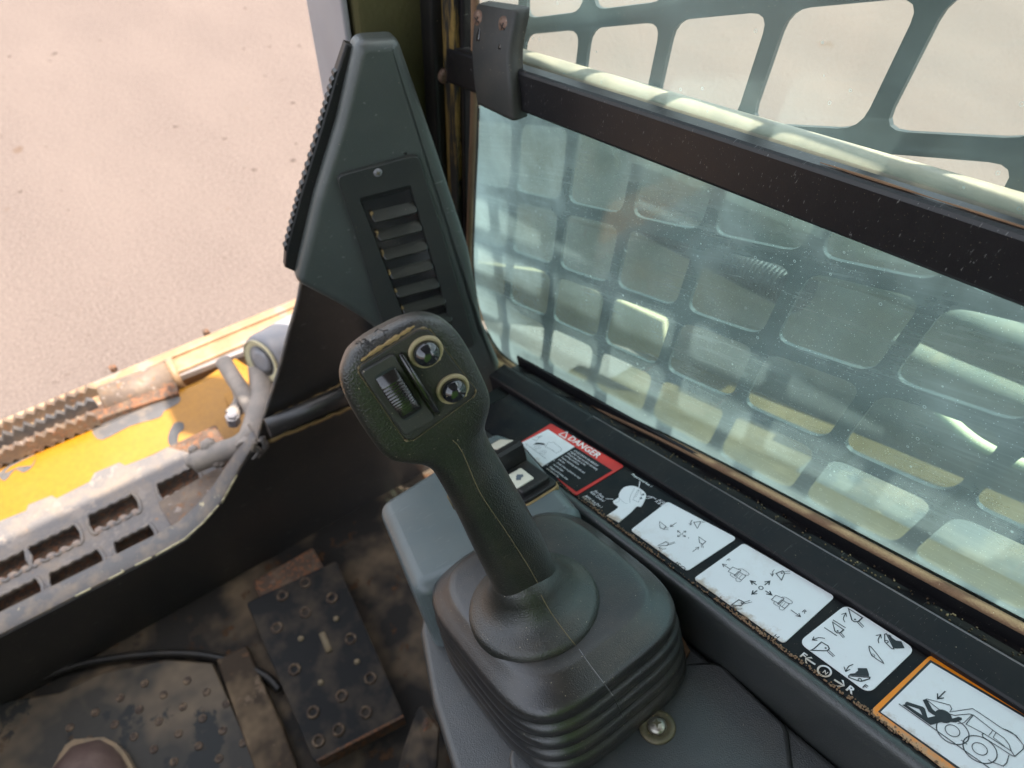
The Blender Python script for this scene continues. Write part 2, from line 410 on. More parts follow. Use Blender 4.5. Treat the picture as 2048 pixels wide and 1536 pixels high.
def ground_mat():
    g = G('sunlit gravel and dirt')
    a = g.noise(120, 5, .75); b = g.noise(2.2, 4, .55, g.map((1, .45, 1), (0, 0, .5))); c = g.vor(55); e = g.noise(14, 4, .6)
    col = g.mix(g.ramp(a, .34, .68), (.066, .0485, .041), (.186, .145, .123))
    col = g.mix(g.math('MULTIPLY', g.ramp(b, .4, .7), .5), col, (.152, .117, .098))
    col = g.mix(g.math('MULTIPLY', g.ramp(e, .68, .76), .35), col, (.12, .085, .065))
    col = g.mix(g.math('MULTIPLY', g.ramp(g.noise(6, 2, .4, g.map(loc=(2, 3, 0))), .735, .765), .75), col, (.10, .065, .045))
    g.set(col=col, rough=.95, spec=.2); g.bump(g.math('ADD', a, c), .6, .008)
    return g.m
MAT['ground'] = ground_mat()

def glass_mat(name, dust, clear=False, tint=(.55, .82, .795, 1), low=False):
    g = G(name); t = g.t; t.nodes.remove(g.b)
    tr = g.n('BsdfTransparent'); tr.inputs[0].default_value = tint if not clear else (.93, .99, .98, 1)
    gl = g.n('BsdfGlossy'); gl.inputs['Roughness'].default_value = .06
    lw = g.n('LayerWeight'); lw.inputs[0].default_value = .5
    fr = g.math('ADD', g.math('MULTIPLY', g.math('POWER', lw.outputs['Facing'], 5.), .55), .025)
    mx = g.n('MixShader'); g.link(fr, mx.inputs[0]); g.link(tr.outputs[0], mx.inputs[1]); g.link(gl.outputs[0], mx.inputs[2])
    last = mx.outputs[0]
    if not clear:
        n1 = g.noise(16, 5, .6); n2 = g.noise(5, 3, .5, g.map(loc=(1, 2, 3)))
        rot_ = g.n('Mapping'); g.link(g.map(rot=(.43, 0, 0)), rot_.inputs[0]); rot_.inputs['Scale'].default_value = (1, .7, 16)
        wipe = g.noise(24, 4, .6, rot_.outputs[0])
        streak = g.noise(30, 3, .5, g.map((1, 22, .8)))
        f = g.math('ADD', g.ramp(n1, .25, .8, .07, .24), g.ramp(n2, .3, .7, 0, .14))
        f = g.math('ADD', f, g.ramp(wipe, .5, .8, 0, .08))
        f = g.math('ADD', f, g.ramp(streak, .6, .8, 0, .02))
        vo = g.n('TexVoronoi', Scale=430); g.link(g.tc, vo.inputs['Vector'])
        sx = g.t.nodes.new('ShaderNodeSeparateColor'); g.link(vo.outputs['Color'], sx.inputs[0])
        sp = g.math('MULTIPLY', g.math('LESS_THAN', vo.outputs['Distance'], .12), g.math('GREATER_THAN', sx.outputs[0], .78))
        vb = g.n('TexVoronoi', Scale=120); g.link(g.tc, vb.inputs['Vector'])
        sy = g.t.nodes.new('ShaderNodeSeparateColor'); g.link(vb.outputs['Color'], sy.inputs[0])
        drop = g.math('MULTIPLY', g.math('MULTIPLY', g.math('LESS_THAN', vb.outputs['Distance'], .13), g.math('GREATER_THAN', vb.outputs['Distance'], .085)), g.math('GREATER_THAN', sy.outputs[1], .8))
        f = g.math('MULTIPLY', f, dust)
        if low:     # dust under rail and above sill; front edge dust thickened to paint glare
            sx0 = g.t.nodes.new('ShaderNodeSeparateXYZ'); g.link(g.tc, sx0.inputs[0]); yy, z0 = sx0.outputs[1], sx0.outputs[2]
            tp = g.math('ADD', z0, g.math('MULTIPLY', yy, .2425)); bt_ = g.math('ADD', z0, g.math('MULTIPLY', yy, .4577))
            nz = g.math('MULTIPLY', g.math('SUBTRACT', n1, .5), .12)
            f = g.math('ADD', f, g.ramp(g.math('ADD', tp, nz), low[0] - .085, low[0], 0, .26))
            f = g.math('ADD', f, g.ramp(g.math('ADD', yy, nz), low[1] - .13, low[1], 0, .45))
            f = g.math('ADD', f, g.ramp(g.math('ADD', bt_, nz), low[2], low[2] + .06, .30, 0))
        f = g.math('ADD', f, g.math('MULTIPLY', sp, .4)); f = g.math('ADD', f, g.math('MULTIPLY', drop, .35))
        f = g.math('MINIMUM', f, .92)
        tl = g.n('BsdfTranslucent'); tl.inputs[0].default_value = (.56, .76, .745, 1)
        df = g.n('BsdfDiffuse'); df.inputs[0].default_value = (.5, .5, .42, 1)
        m1 = g.n('MixShader'); m1.inputs[0].default_value = .25; g.link(tl.outputs[0], m1.inputs[1]); g.link(df.outputs[0], m1.inputs[2])
        m2 = g.n('MixShader'); g.link(f, m2.inputs[0]); g.link(last, m2.inputs[1]); g.link(m1.outputs[0], m2.inputs[2]); last = m2.outputs[0]
    g.link(last, g.out.inputs[0])
    return g.m
MAT['dustglass'] = None
MAT['dustglass2'] = glass_mat('lightly dusty glass outer face', .75, tint=(.88, .95, .92, 1))
MAT['clear'] = glass_mat('clean glass inner face', 0, True)

# ================================================================== THE SETTING
g_ = MB().add([(-60, -60, 0), (60, -60, 0), (60, 60, 0), (-60, 60, 0)], [[0, 1, 2, 3]]).build('ground', MAT['ground']); tag(g_, None, kind='structure')
mb = MB()
for k in range(130):
    x, y = random.uniform(-1.6, 1.6), random.uniform(1.0, 4.2); r = random.choice((.004, .005, .006, .008, .010)) * random.uniform(.7, 1.3)
    lathe([(r, -.002), (r * random.uniform(.8, 1), r * .35), (r * .5, r * .7), (.0005, r * .75)], Vector((x, y, 0)), (random.uniform(-.3, .3), random.uniform(-.3, .3), 1), 6, mb, smooth=False)
gv = mb.build('gravel', MAT['ground']); tag(gv, 'small loose stones scattered over the sunlit ground', 'gravel', kind='stuff')
FLOOR = .66
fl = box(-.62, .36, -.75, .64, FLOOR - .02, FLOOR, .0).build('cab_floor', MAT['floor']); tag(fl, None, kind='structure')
rw = box(-.50, .36, -.84, -.80, FLOOR, 2.17, .0).build('cab_rear_wall', MAT['bulk']); tag(rw, None, kind='structure')  # unseen; put in to cut the light from behind
lw_ = box(-.54, -.50, -.80, .60, FLOOR, 1.36, .0).build('cab_left_wall', MAT['bulk']); tag(lw_, None, kind='structure')  # unseen; raised to cut light on floor and bulkhead
# unseen stand-in for the operator's green-clad torso; blocks rear light and tints the rubber
rings = []
for z, y, hw, th in ((1.00, -.40, .19, .05), (1.04, -.395, .23, .07), (1.3, -.41, .25, .085), (1.6, -.44, .24, .08), (1.72, -.45, .21, .07), (1.76, -.46, .15, .04)):
    rings.append([Vector((-.06 + hw * math.copysign(abs(math.cos(a)) ** .6, math.cos(a)), y - th * math.copysign(abs(math.sin(a)) ** .6, math.sin(a)), z)) for a in [2 * math.pi * k / 24 for k in range(24)]])
cb0 = loft(rings).build('operator_standin', MAT['hivis'], fix=True); tag(cb0, None, kind='structure')
rf = box(-.50, .47, -.80, .47, 2.17, 2.21, .01).build('cab_roof', MAT['roof']); tag(rf, None, kind='structure')  # unseen; overhang set to keep the sun off the console
def plate2(loops3d, n, e1, o, th, bevel=0):
    """plate with holes: loops of 3d points on the plane (o, n)"""
    n = Vector(n).normalized(); e1 = Vector(e1); e1 = (e1 - n * e1.dot(n)).normalized(); e2 = n.cross(e1)
    L2 = [[((p - o).dot(e1), (p - o).dot(e2)) for p in lp] for lp in loops3d]
    v, f = fill2d(L2, th, bevel)
    return MB().add([o + e1 * p.x + e2 * p.y + n * p.z for p in v], f)

# front bulkhead with its opening: a sheet across the cab, the rim is the door sill
edge = [(604, 560), (597, 600), (580, 660), (560, 735), (540, 800), (521, 858), (519, 880), (500, 912), (486, 935), (470, 965), (448, 1005), (410, 1048), (372, 1082), (330, 1106), (200, 1173), (0, 1275)]
E3 = [onY(x, y, .60) for x, y in edge]
left = E3[-1] + (E3[-1] - E3[-2]).normalized() * .35
poly = E3 + [left, Vector((left.x, .60, FLOOR + .002)), Vector((.345, .60, FLOOR + .002)), Vector((.345, .60, 1.32)), Vector((.20, .60, 1.30))]
bk = thing('front_bulkhead', (0, .6, FLOOR), 'black sheet metal front wall of the cab with curved door opening', 'cab wall')
slab(poly, (0, -1, 0), .005, .0015, 2).build('wall', MAT['bulk'], bk)
# light scuffed cap on the sill
cap = E3[6:] + [left]
rings = []
for i, p in enumerate(cap):
    a = cap[max(0, i - 1)]; b = cap[min(len(cap) - 1, i + 1)]; t = (b - a).normalized(); nn = Vector((0, 1, 0)).cross(t); nn = nn if nn.z > 0 else -nn
    if i < 2: nn = Vector((-.7, 0, .7))
    w = min(1, i / 4)
    rings.append([p + nn * h + Vector((0, y, 0)) for y, h in ((.001, .0012), (.001, .0035), (.003, .005), (.016 + .015 * w, .005), (.018 + .016 * w, .002), (.018 + .016 * w, .0012))])
loft(rings).build('sill_cap', MAT['rim'], bk, fix=True)
for k in range(13):      # pale chipped paint along the inner corner of the sill
    t = .02 + .07 * k; i = 9 + int(t * 6) ; i = min(i, len(E3) - 2); f = t * 6 - int(t * 6); q = E3[i].lerp(E3[i + 1], f); w = (E3[i + 1] - E3[i]).normalized() * random.uniform(.006, .018)
    tube([q - w + Vector((0, .0015, .0040)), q + Vector((0, .0012, .0043)), q + w + Vector((0, .0015, .0040))], .0014, 5).build('paint_chip', MAT['cable'], bk)
up_ = [p + Vector((-.0012, -.0005, 0)) for p in E3[:7]]
tube(catmull(up_, 4), .0022, 8).build('edge_trim', MAT['rim'], bk)
# torn seal at the corner
mb = MB()
for k in range(4):
    p = onY(521 - k * 5 + random.uniform(-4, 4), 872 + k * 6, .597)
    tube(catmull([p, p + Vector((random.uniform(-.006, .006), -.004, -.010)), p + Vector((random.uniform(-.008, .008), -.003, -.020)), p + Vector((random.uniform(-.010, .006), 0, -.028 - random.random() * .01))], 4), lambda t: .0042 * (1 - .6 * t), 6, mb)
mb.build('torn_seal', MAT['rim'], bk)
# pressed bead across the wall with dust caught on both edges
A, B_ = onY(535, 857, .587), onY(790, 745, .587)
tube([A, A.lerp(B_, .5), B_], .016, 20, flat=.75, up=(0, 1, 0)).build('bead', MAT['bulk'], bk)
for (p0, p1, r) in (((541, 836), (790, 722), .0032), ((535, 884), (790, 778), .0036)):
    P0, P1 = onY(*p0, .5975), onY(*p1, .5975)
    P = [P0.lerp(P1, k / 26) + Vector((0, 0, random.uniform(-.0016, .0016))) for k in range(27)]
    tube(P, lambda t: r * (.8 + .5 * math.sin(t * 31) ** 2), 6, flat=.5, up=(0, 1, 0)).build('dust_line', MAT['dust'], bk)

# ================================================================== OUTSIDE IN FRONT: step, beam, pipes
def zr(z): return 1.75 + z
st = thing('step_plate', (-.2, .7, zr(-.95)), 'grey non-slip step plate with serrated slots outside the door sill', 'step')
zs = zr(-.935)
out = [onZ(x, y, zs) for x, y in [(-700, 1320), (0, 1046), (55, 1024), (60, 1012), (105, 994), (115, 1000), (182, 966), (192, 948), (240, 928), (252, 934), (310, 912), (337, 897), (390, 912), (432, 925), (450, 950), (425, 990), (333, 1066), (0, 1246), (-700, 1600)]]
slots = [((360, 970), 78, 30), ((230, 1029), 90, 30), ((112, 1092), 92, 30), ((10, 1143), 90, 30), ((272, 1086), 74, 28), ((156, 1143), 96, 30), ((36, 1200), 88, 30), ((-110, 1200), 90, 30), ((-95, 1262), 88, 30)]
loops = [out]; teeth = []
dirx = Vector((1, 0, 0)); diry = Vector((0, 1, 0))
for (c, L, Wd) in slots:
    P = onZ(*c, zs); sc = (P - CAM).dot(AX[2]) / FPX; hl = L * sc * .55; hw = Wd * sc * .85
    lo_, hi_ = [], []
    for k in range(33):
        q = -1 + k / 16; e = (1 - min(1, max(0, abs(q) - .80) / .20) ** 2) ** .5
        wv = .22 * abs(math.sin(q * math.pi * 2.5)) if abs(q) < .8 else 0
        lo_.append(P + dirx * (hl * q) - diry * (hw * (e * 1.05 - wv) + .0003)); hi_.append(P + dirx * (hl * q) + diry * (hw * (e * 1.05 - .6 * wv) + .0003))
    loops.append(lo_ + hi_[::-1]); teeth.append((P, hl, hw))
plate2(loops, (0, 0, 1), (1, 0, 0), out[0].copy(), .006, .0008).build('plate', MAT['step'], st)
for lp in loops[1:]:
    tube([p + Vector((0, 0, .0032)) for p in lp + lp[:1]], .0030, 8).build('slot_rim', MAT['step'], st)
for P, hl, hw in teeth:
    n = 4
    for k in range(n):
        q = P + dirx * (hl * (-.70 + 1.40 * k / (n - 1))) - diry * (hw * .80)
        lathe([(.0085, -.008), (.0078, .001), (.005, .0050), (.001, .0062)], q, (0, .35, 1), 10).build('tooth', MAT['tooth'], st)
box(-.75, .02, .632, .80, zr(-1.0), zr(-.958), .004).build('dark_slot_sheet', MAT['rust'], st)  # dark sheet added so the slots look black from above
P = [onZ(x, y, zr(-.926)) for x, y in [(316, 1004), (436, 934), (468, 966), (445, 992), (345, 1056)]]
slab(P, (0, 0, 1), .006, .0015).build('cover_tab', MAT['pipe'], st)
P = onZ(390, 990, zr(-.955)); box(P.x - .04, P.x + .075, P.y - .06, P.y + .05, zr(-1.05), zr(-.962), .004).build('end_bracket', MAT['pipe'], st)

bm_ = thing('yellow_crossbeam', (-.25, .86, zr(-1.12)), 'bright yellow painted crossbeam between step plate and rusty pipe', 'beam')
yb = [(.735, -1.14), (.735, -1.03), (.75, -1.012), (.80, -.997), (.90, -.982), (.925, -.985), (.94, -1.0), (.945, -1.03), (.945, -1.14)]
xs = [-.75, .10, .112]
rr = []
prof = catmull([Vector((0, y, z)) for y, z in yb], 4)
for x in xs:
    sh = -.0 if x < .11 else -.006
    rr.append([Vector((x, p.y, zr(p.z) + sh)) for p in prof])
loft(rr).build('beam', MAT['yellow'], bm_, fix=True)
# bare patches where the paint has gone, each a thin worn film with its own outline
def patch(pxs, bvh, off, n=3):
    P = drape(dense(pxs + [pxs[0]], n)[:-1], bvh, off); return P
bvh = loft(rr).bvh()
for pxs in ([(186, 868), (192, 850), (260, 820), (352, 794), (358, 806), (330, 822), (318, 836), (262, 852), (205, 880)], [(-6, 950), (40, 915), (70, 908), (68, 930), (48, 945), (30, 940), (10, 962)]):
    P = patch(pxs, bvh, .0009)
    if len(P) > 3: MB().add(P, [list(range(len(P)))]).build('bare_patch', MAT['bare'], bm_)
P = drape(dense([(340, 862), (350, 846), (366, 846), (368, 858), (358, 868), (356, 884), (362, 898), (345, 898), (336, 880), (340, 862)], 3)[:-1], bvh, .0012)
MB().add(P, [list(range(len(P)))]).build('kidney_slot', MAT['bulk'], bm_)  # flat dark film painted for the shaded inside of the hole
# yellow gusset behind
P = [onZ(x, y, zr(-.985)) for x, y in [(385, 770), (470, 715), (500, 735), (488, 800), (455, 812), (440, 775)]]
slab(P, (0, 0, 1), .02, .003).build('gusset', MAT['yellow'], bm_)

pp = thing('rusty_pipe', (-.2, .96, zr(-1.02)), 'brown rusted pipe with serrated grip bars behind the yellow crossbeam', 'pipe')
A = onZ(206, 796, zr(-.985)); B_ = onZ(345, 742, zr(-.985)); dl = (B_ - A).normalized()
tube([A - Vector((0, .012, 0)), B_ - Vector((0, .012, 0))], .030, 24).build('pipe', MAT['pipe'], pp)
Pb = [onZ(x, y, zr(-.972)) for x, y in [(-500, 1130), (0, 922), (120, 868), (240, 822), (356, 786), (350, 752), (0, 880), (-500, 1075)]]
slab(Pb, (0, 0, 1), .02, .003).build('back_plate', MAT['rust'], pp)
lathe([(.0325, 0), (.0325, .012), (.027, .012), (.027, .002)], B_ - dl * .004 - Vector((0, .012, 0)), dl, 24).build('pipe_collar', MAT['worn'], pp)
for (y0, off) in ((796, 0), (822, .0), (850, 0)):
    A = onZ(188, y0 - 22, zr(-.955)); B_ = onZ(-300, y0 + 178, zr(-.955)); mb = MB(); N = 22
    top = []
    for k in range(N * 2 + 1):
        q = A.lerp(B_, k / (N * 2)); top.append(q + Vector((0, 0, random.uniform(.007, .013) if k % 2 else random.uniform(-.002, .001))))
    rings = [[q + Vector((0, -.005, -.03)), q + Vector((0, -.005, 0)), q + Vector((0, .004, 0)), q + Vector((0, .004, -.03))] for q in top]
    loft(rings, smooth=False, mb=mb).build('serrated_bar', MAT['pipe'] if y0 != 822 else MAT['bare'], pp, fix=True)
# flat grey strip on
A = onZ(350, 742, zr(-.98)); B_ = onZ(530, 672, zr(-.98))
slab([A + Vector((0, -.016, 0)), B_ + Vector((0, -.016, 0)), B_ + Vector((0, .018, 0)), A + Vector((0, .018, 0))], (0, 0, 1), .012, .002).build('flat_strip', MAT['greysteel'], pp)

ft = thing('worn_front_flange', (-.2, 1.0, zr(-1.0)), 'worn tan and yellow front flange at edge of sunlit ground', 'flange')
A = onZ(592, 598, zr(-.972)); A0 = onZ(-200, 905, zr(-.972))
y1 = A.y; box(-.75, A.x + .04, y1 - .055, y1, zr(-1.03), zr(-.972), .004).build('flange', MAT['worn'], ft)
box(-.75, A.x + .04, y1 - .022, y1 - .004, zr(-.972), zr(-.966), .002).build('lip', MAT['worn'], ft)
for q in ((226, 736), (412, 664)):
    P = onZ(*q, zr(-.966)); lathe([(.0065, -.006), (.0065, .003), (.005, .005), (.001, .0055)], P, (0, 0, 1), 6, smooth=False).build('bolt', MAT['rust'], ft)

hy = thing('hose_bundle', (.05, .80, zr(-1.0)), 'dusty grey bent hydraulic hoses beside the door opening', 'hose')
def pxpath(L, n=6): return catmull([at(x, y, t) for x, y, t in L], n)
tube(pxpath([(446, 722, 1.10), (462, 748, 1.09), (486, 785, 1.07), (505, 820, 1.06), (516, 852, 1.05)]), .0125, 14).build('hose', MAT['hose'], hy)
tube(pxpath([(470, 760, 1.12), (482, 790, 1.10), (478, 812, 1.09), (462, 832, 1.08)]), .0115, 14).build('hose', MAT['hose'], hy)
tube(pxpath([(520, 735, 1.12), (524, 775, 1.09), (520, 820, 1.06), (505, 870, 1.04), (498, 900, 1.02)]), .019, 14).build('hose', MAT['hose'], hy)
tube(pxpath([(512, 862, 1.03), (480, 890, 1.03), (440, 905, 1.03), (390, 925, 1.03)]), .016, 12).build('hose', MAT['hose'], hy)
P = at(466, 838, 1.08); d = (at(440, 842, 1.08) - at(466, 830, 1.08)).normalized()
lathe([(.011, -.010), (.011, .008), (.008, .009), (.008, .014)], P, Vector((.1, -.1, 1)), 6, smooth=False).build('fitting', MAT['greysteel'], hy)
for k in range(16):
    P = at(430 + random.uniform(-45, 60), 905 + random.uniform(-16, 22), 1.03); r = random.uniform(.006, .014)
    lathe([(r, -.004), (r * .9, r * .3), (r * .5, r * .7), (.0005, r * .8)], P, (random.uniform(-.4, .4), random.uniform(-.4, .4), 1), 7).build('mud_clod', MAT['hose'], hy)

cy = thing('pivot_cylinder', (.12, .84, zr(-.95)), 'pale grey round pivot cylinder seen through the door opening', 'cylinder')
A = at(524, 722, 1.08); d = (at(640, 655, 1.17) - A).normalized()
lathe([(.033, .0), (.040, .003), (.042, .008), (.042, .2)], A, d, 40).build('barrel', MAT['tank'], cy)
lathe([(.036, -.004), (.0365, -.001), (.032, -.003), (.026, .0)], A, d, 40, cap=(False, False)).build('end_ring', MAT['cable'], cy)
lathe([(.0245, -.002), (.012, -.0035), (.0005, -.004)], A, d, 30).build('end_cap', MAT['tank'], cy)

# ================================================================== FLOOR: pedal, plate, shoe
pd = thing('foot_pedal', (0, .45, FLOOR), 'black rusty foot pedal with raised ring studs and slots', 'pedal')
zp = zr(-1.045)
P = [onZ(x, y, zp) for x, y in [(492, 1205), (672, 1121), (808, 1432), (628, 1526)]]
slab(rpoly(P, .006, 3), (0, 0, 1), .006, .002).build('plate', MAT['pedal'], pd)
q0, q1 = onZ(632, 1520, zp), onZ(806, 1430, zp)
slab([q0 + Vector((0, -.004, .002)), q1 + Vector((0, -.004, .002)), q1 + Vector((0, -.006, -.03)), q0 + Vector((0, -.006, -.03))], (0, -1, 0), .004, .001).build('front_lip', MAT['rust'], pd)
box(P[0].x + .02, P[1].x - .02, .36, .56, FLOOR, zp - .0062, .004).build('hinge_block', MAT['rust'], pd)
z4 = lambda x, y: (x / 2.2756, 1060 + y / 2.2756)
for q in [(1390, 240), (1285, 300), (1510, 310), (1390, 375), (1260, 445), (1595, 495), (1340, 635), (1685, 675), (1555, 755), (1425, 830), (1540, 910), (1665, 830), (1450, 960)]:
    P = onZ(*z4(*q), zp)
    lathe([(.0092, -.001), (.0085, .0022), (.0068, .0034), (.0055, .0026), (.0048, -.0005), (.0005, -.0005)], P, (0, 0, 1), 20).build('ring_stud', MAT['stud'], pd)
for q in [(1530, 405), (1370, 495), (1625, 600), (1460, 695)]:
    lathe([(.0045, -.001), (.004, .0028), (.0005, .0038)], onZ(*z4(*q), zp), (0, 0, 1), 8).build('bolt', MAT['ochrebolt'], pd)
A, B_ = onZ(*z4(1465, 470), zp), onZ(*z4(1500, 555), zp)
tube([A, B_], .0048, 8).build('adjuster_rod', MAT['ochrebolt'], pd)

fp = thing('floor_plate', (-.3, .4, FLOOR), 'worn grey brown floor plate with round studs left of the pedal', 'floor plate')
z_ = FLOOR + .012
P = [onZ(x, y, z_) for x, y in [(-500, 1480), (118, 1385), (200, 1345), (330, 1318), (425, 1325), (530, 1560), (600, 1700), (-500, 1900)]]
slab(P, (0, 0, 1), .012, .003).build('plate', MAT['mat'], fp)
mb = MB()
for i in range(-3, 17):
    for j in range(0, 16):
        x = -.62 + i * .034 + (j % 2) * .017; y = .05 + j * .031
        q = Vector((x, y, z_)); r = ray(0, 0)
        v = q - CAM; px = (1024 + FPX * v.dot(AX[0]) / v.dot(AX[2]), 768 + FPX * v.dot(AX[1]) / v.dot(AX[2]))
        if not (90 < px[0] < 520 and 1350 < px[1] < 1640) or px[0] > 425 + (px[1] - 1325) * .40: continue
        lathe([(.0060, -.001), (.0056, .0012), (.0046, .0018), (.0032, .0008), (.0005, .0006)], q, (0, 0, 1), 14).build('stud', MAT['stud'], fp)
hs = tube(catmull([onZ(x, y, FLOOR + .014) for x, y in [(-200, 1480), (0, 1392), (150, 1332), (300, 1308), (420, 1312), (520, 1345), (560, 1380)]], 6), .006, 8).build('floor_cable', MAT['black']); tag(hs, 'thin black cable arching across the muddy cab floor', 'cable')
rb = [onZ(x, y, FLOOR + .02) for x, y in [(432, 1318), (492, 1290), (560, 1440), (620, 1600), (545, 1640), (485, 1470)]]
sb = slab(rb, (0, 0, 1), .02, .004).build('floor_rib', MAT['rib']); tag(sb, 'rust brown raised floor rib between floor plate and pedal', 'floor rib')

# toe of a worn shoe
sh = thing('work_shoe', onZ(140, 1560, z_), 'brown leather shoe toe with pale welt at bottom left', 'shoe')
T = onZ(132, 1486, z_ + .03); dirb = Vector((.10, -1, 0)).normalized(); dirs = Vector((1, .10, 0)).normalized()
rings = []; rings2 = []
for k in range(15):
    u = k / 14; dd = .0 + .26 * u
    w = .046 * math.sqrt(max(0, 1 - (1 - min(1, u / .26)) ** 2)) + .0005 - .008 * max(0, u - .5)
    hgt = .028 + .030 * math.sin(min(1, u / .35) * math.pi / 2) + .05 * max(0, u - .45)
    c = T + dirb * dd - Vector((0, 0, .03))
    rings.append([c + dirs * (w * math.cos(a)) + Vector((0, 0, .012 + (hgt * max(.02, w / .046)) * max(0, math.sin(a)))) for a in [math.pi * j / 18 for j in range(19)]])
    w2 = w + .005
    c2 = c + dirb * (-.005 if k == 0 else 0)
    rings2.append([c2 + dirs * (w2 * sx) + Vector((0, 0, zz)) for sx, zz in ((-1, .001), (-1, .016), (1, .016), (1, .001))])
loft(rings).build('upper', MAT['shoe'], sh, fix=True)
loft(rings2, smooth=False).build('welt', MAT['rand'], sh, fix=True)

# ================================================================== PILLAR AND WINDOW
WX = .335                       # glass plane
pl = thing('front_pillar', (.3, .56, 1.0), 'dark olive felted front corner pillar behind the vent housing', 'pillar')
a0, a1 = onY(712, 20, .555).x, .322
box(a0, a1, .555, .66, .95, 2.16, .006).build('post', MAT['pillar'], pl)
b0 = onY(681, 20, .565).x
box(b0, a0 - .003, .562, .64, .95, 2.16, .003).build('outer_edge', MAT['pillarside'], pl)
box(onY(862, 20, .535).x, a1 + .004, .535, .556, .95, 2.16, .004).build('corner_strip', MAT['black'], pl)
P = onY(890, 151, .534)
lathe([(.0075, -.001), (.0072, .002), (.004, .0035), (.0005, .0038)], P, (0, -1, 0), 16).build('screw', MAT['rustscrew'], pl)

wd = thing('side_window', C(.33, .3, -.42), 'dusty teal side window with black sill and middle rail', 'window')
# vertical channel at the front edge
yc = onX(940, 400, WX).y
box(a1 + .001, WX + .012, yc + .006, .556, .95, 2.16, .002).build('jamb', MAT['ochre'], wd)
box(WX - .006, WX + .012, yc + .001, yc + .0085, 1.05, 2.16, .002).build('jamb_strip', MAT['frame'], wd)
# lower seal, round the front corner and along the sill
sp = [onX(x, y, WX - .003) for x, y in [(950, -120), (948, 195), (941, 400), (938, 520), (944, 590), (960, 650), (988, 702), (1030, 738), (1085, 768)]]
low0, low1 = onX(1400, 914, WX - .003), onX(2048, 1258, WX - .003)
sp += [onX(1200, 818, WX - .003), low0, low1, low1 + (low1 - low0)]
path = catmull(sp, 8)
tube(path, .0034, 10).build('seal', MAT['sealdust'], wd)
# wide dust bank in the front lower corner
pc = catmull([onX(x, y, WX - .006) for x, y in [(975, 706), (1000, 728), (1040, 755), (1090, 782), (1150, 812)]], 6)
tube(pc, lambda t: .004 + .006 * math.sin(math.pi * min(1, t * 1.0 + .08)), 8).build('dust_bank', MAT['sealdust'], wd)
# black sill: profile in (x, h) swept along the console direction
pr = [(.2895, -.3935), (.2895, -.3865), (.2905, -.3850), (.3095, -.3815), (.3118, -.3812), (.3128, -.3825), (.3128, -.3895), (.3295, -.3905), (.3295, -.3800), (.3315, -.3790), (.3315, -.44), (.2895, -.44)]
loft([[C(x, s, h) for x, h in pr] for s in (-.25, .05, .35, .62)], smooth=False).build('sill', MAT['frame'], wd, fix=True)
tube([C(.3112, s, -.3817) for s in (-.25, .1, .46)], .0008, 8).build('sill_highlight', MAT['bead'], wd)  # thin grey line painted as the highlight on the sill's lip
# dirt lying in the groove
mb = MB()
for k in range(380):
    s = random.uniform(-.15, .52); x = random.uniform(.3145, .3285); r = random.uniform(.0003, .0010)
    lathe([(r, -.0006), (r * .8, r * .3), (.0002, r * .5)], C(x, s, -.3895), EN, 6, mb)
o = mb.build('groove_dirt', MAT['rib'], wd); o['kind'] = 'stuff'
# panes: outer face dusty, inner face clean
def pane(poly, th, mats, name):
    N = len(poly); o2 = [p + EX * th for p in poly]
    mb = MB().add(poly, [list(range(N))], mi=1).add(o2, [list(range(N - 1, -1, -1))], mi=0)
    mb.add(poly + o2, [[i, (i + 1) % N, N + (i + 1) % N, N + i] for i in range(N)], mi=1)
    return mb.build(name, mats, wd)
def barY(y, lo):   # the rail falls 13.6 degrees to the front
    return 1.75 + (-.2715 - .2425 * (y - .426) if not lo else -.3005 - .2425 * (y - .406))
yf, yb_ = yc + .001, -.42
lowpoly = [Vector((WX, yf, barY(yf, 0) - .01))] + [p + EX * .003 for p in path[8:] if p.y > yb_ and p.z < barY(p.y, 0) - .02]
endp = lowpoly[-1]; lowpoly += [Vector((WX, endp.y, barY(endp.y, 0) - .01))]
wz = wd.location
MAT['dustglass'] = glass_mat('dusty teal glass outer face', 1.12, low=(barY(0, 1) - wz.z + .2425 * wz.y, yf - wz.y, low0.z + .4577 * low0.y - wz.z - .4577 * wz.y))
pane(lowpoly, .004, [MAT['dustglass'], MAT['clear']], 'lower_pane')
u0 = WX + .010
pane([Vector((u0, yf, barY(yf, 1) + .01)), Vector((u0, yb_, barY(yb_, 1) + .01)), Vector((u0, yb_, 2.15)), Vector((u0, yf, 2.15))], .004, [MAT['dustglass2'], MAT['clear']], 'upper_pane')
# middle rail
RX = .322
p_t0, p_t1 = Vector((RX, .528, barY(.528, 0))), Vector((RX, -.42, barY(-.42, 0)))
dz = .0
def railring(y, x0, x1):
    t, b = barY(y, 0), barY(y, 1) 
    e = .003
    return [Vector((x0 + e, y, t)), Vector((x0 + e * .3, y, t - e * .3)), Vector((x0, y, t - e)), Vector((x0, y, b + e)), Vector((x0 + e * .3, y, b + e * .3)), Vector((x0 + e, y, b)), Vector((x1, y, b)), Vector((x1, y, t))]
loft([railring(y, RX, WX - .0008) for y in (.528, .3, 0, -.42)], smooth=False).build('middle_rail', MAT['railpaint'], wd, fix=True)
# dust lying on the rail's upper edge
mb = MB(); P = [Vector((RX + .005, y, barY(y, 0) + .0006)) for y in [.16 - .012 * k for k in range(38)]]
tube(P, lambda t: .0002 + .0006 * abs(math.sin(t * 23) * math.sin(t * 7 + 1)), 6, mb); mb.build('rail_dust', MAT['sealdust'], wd)
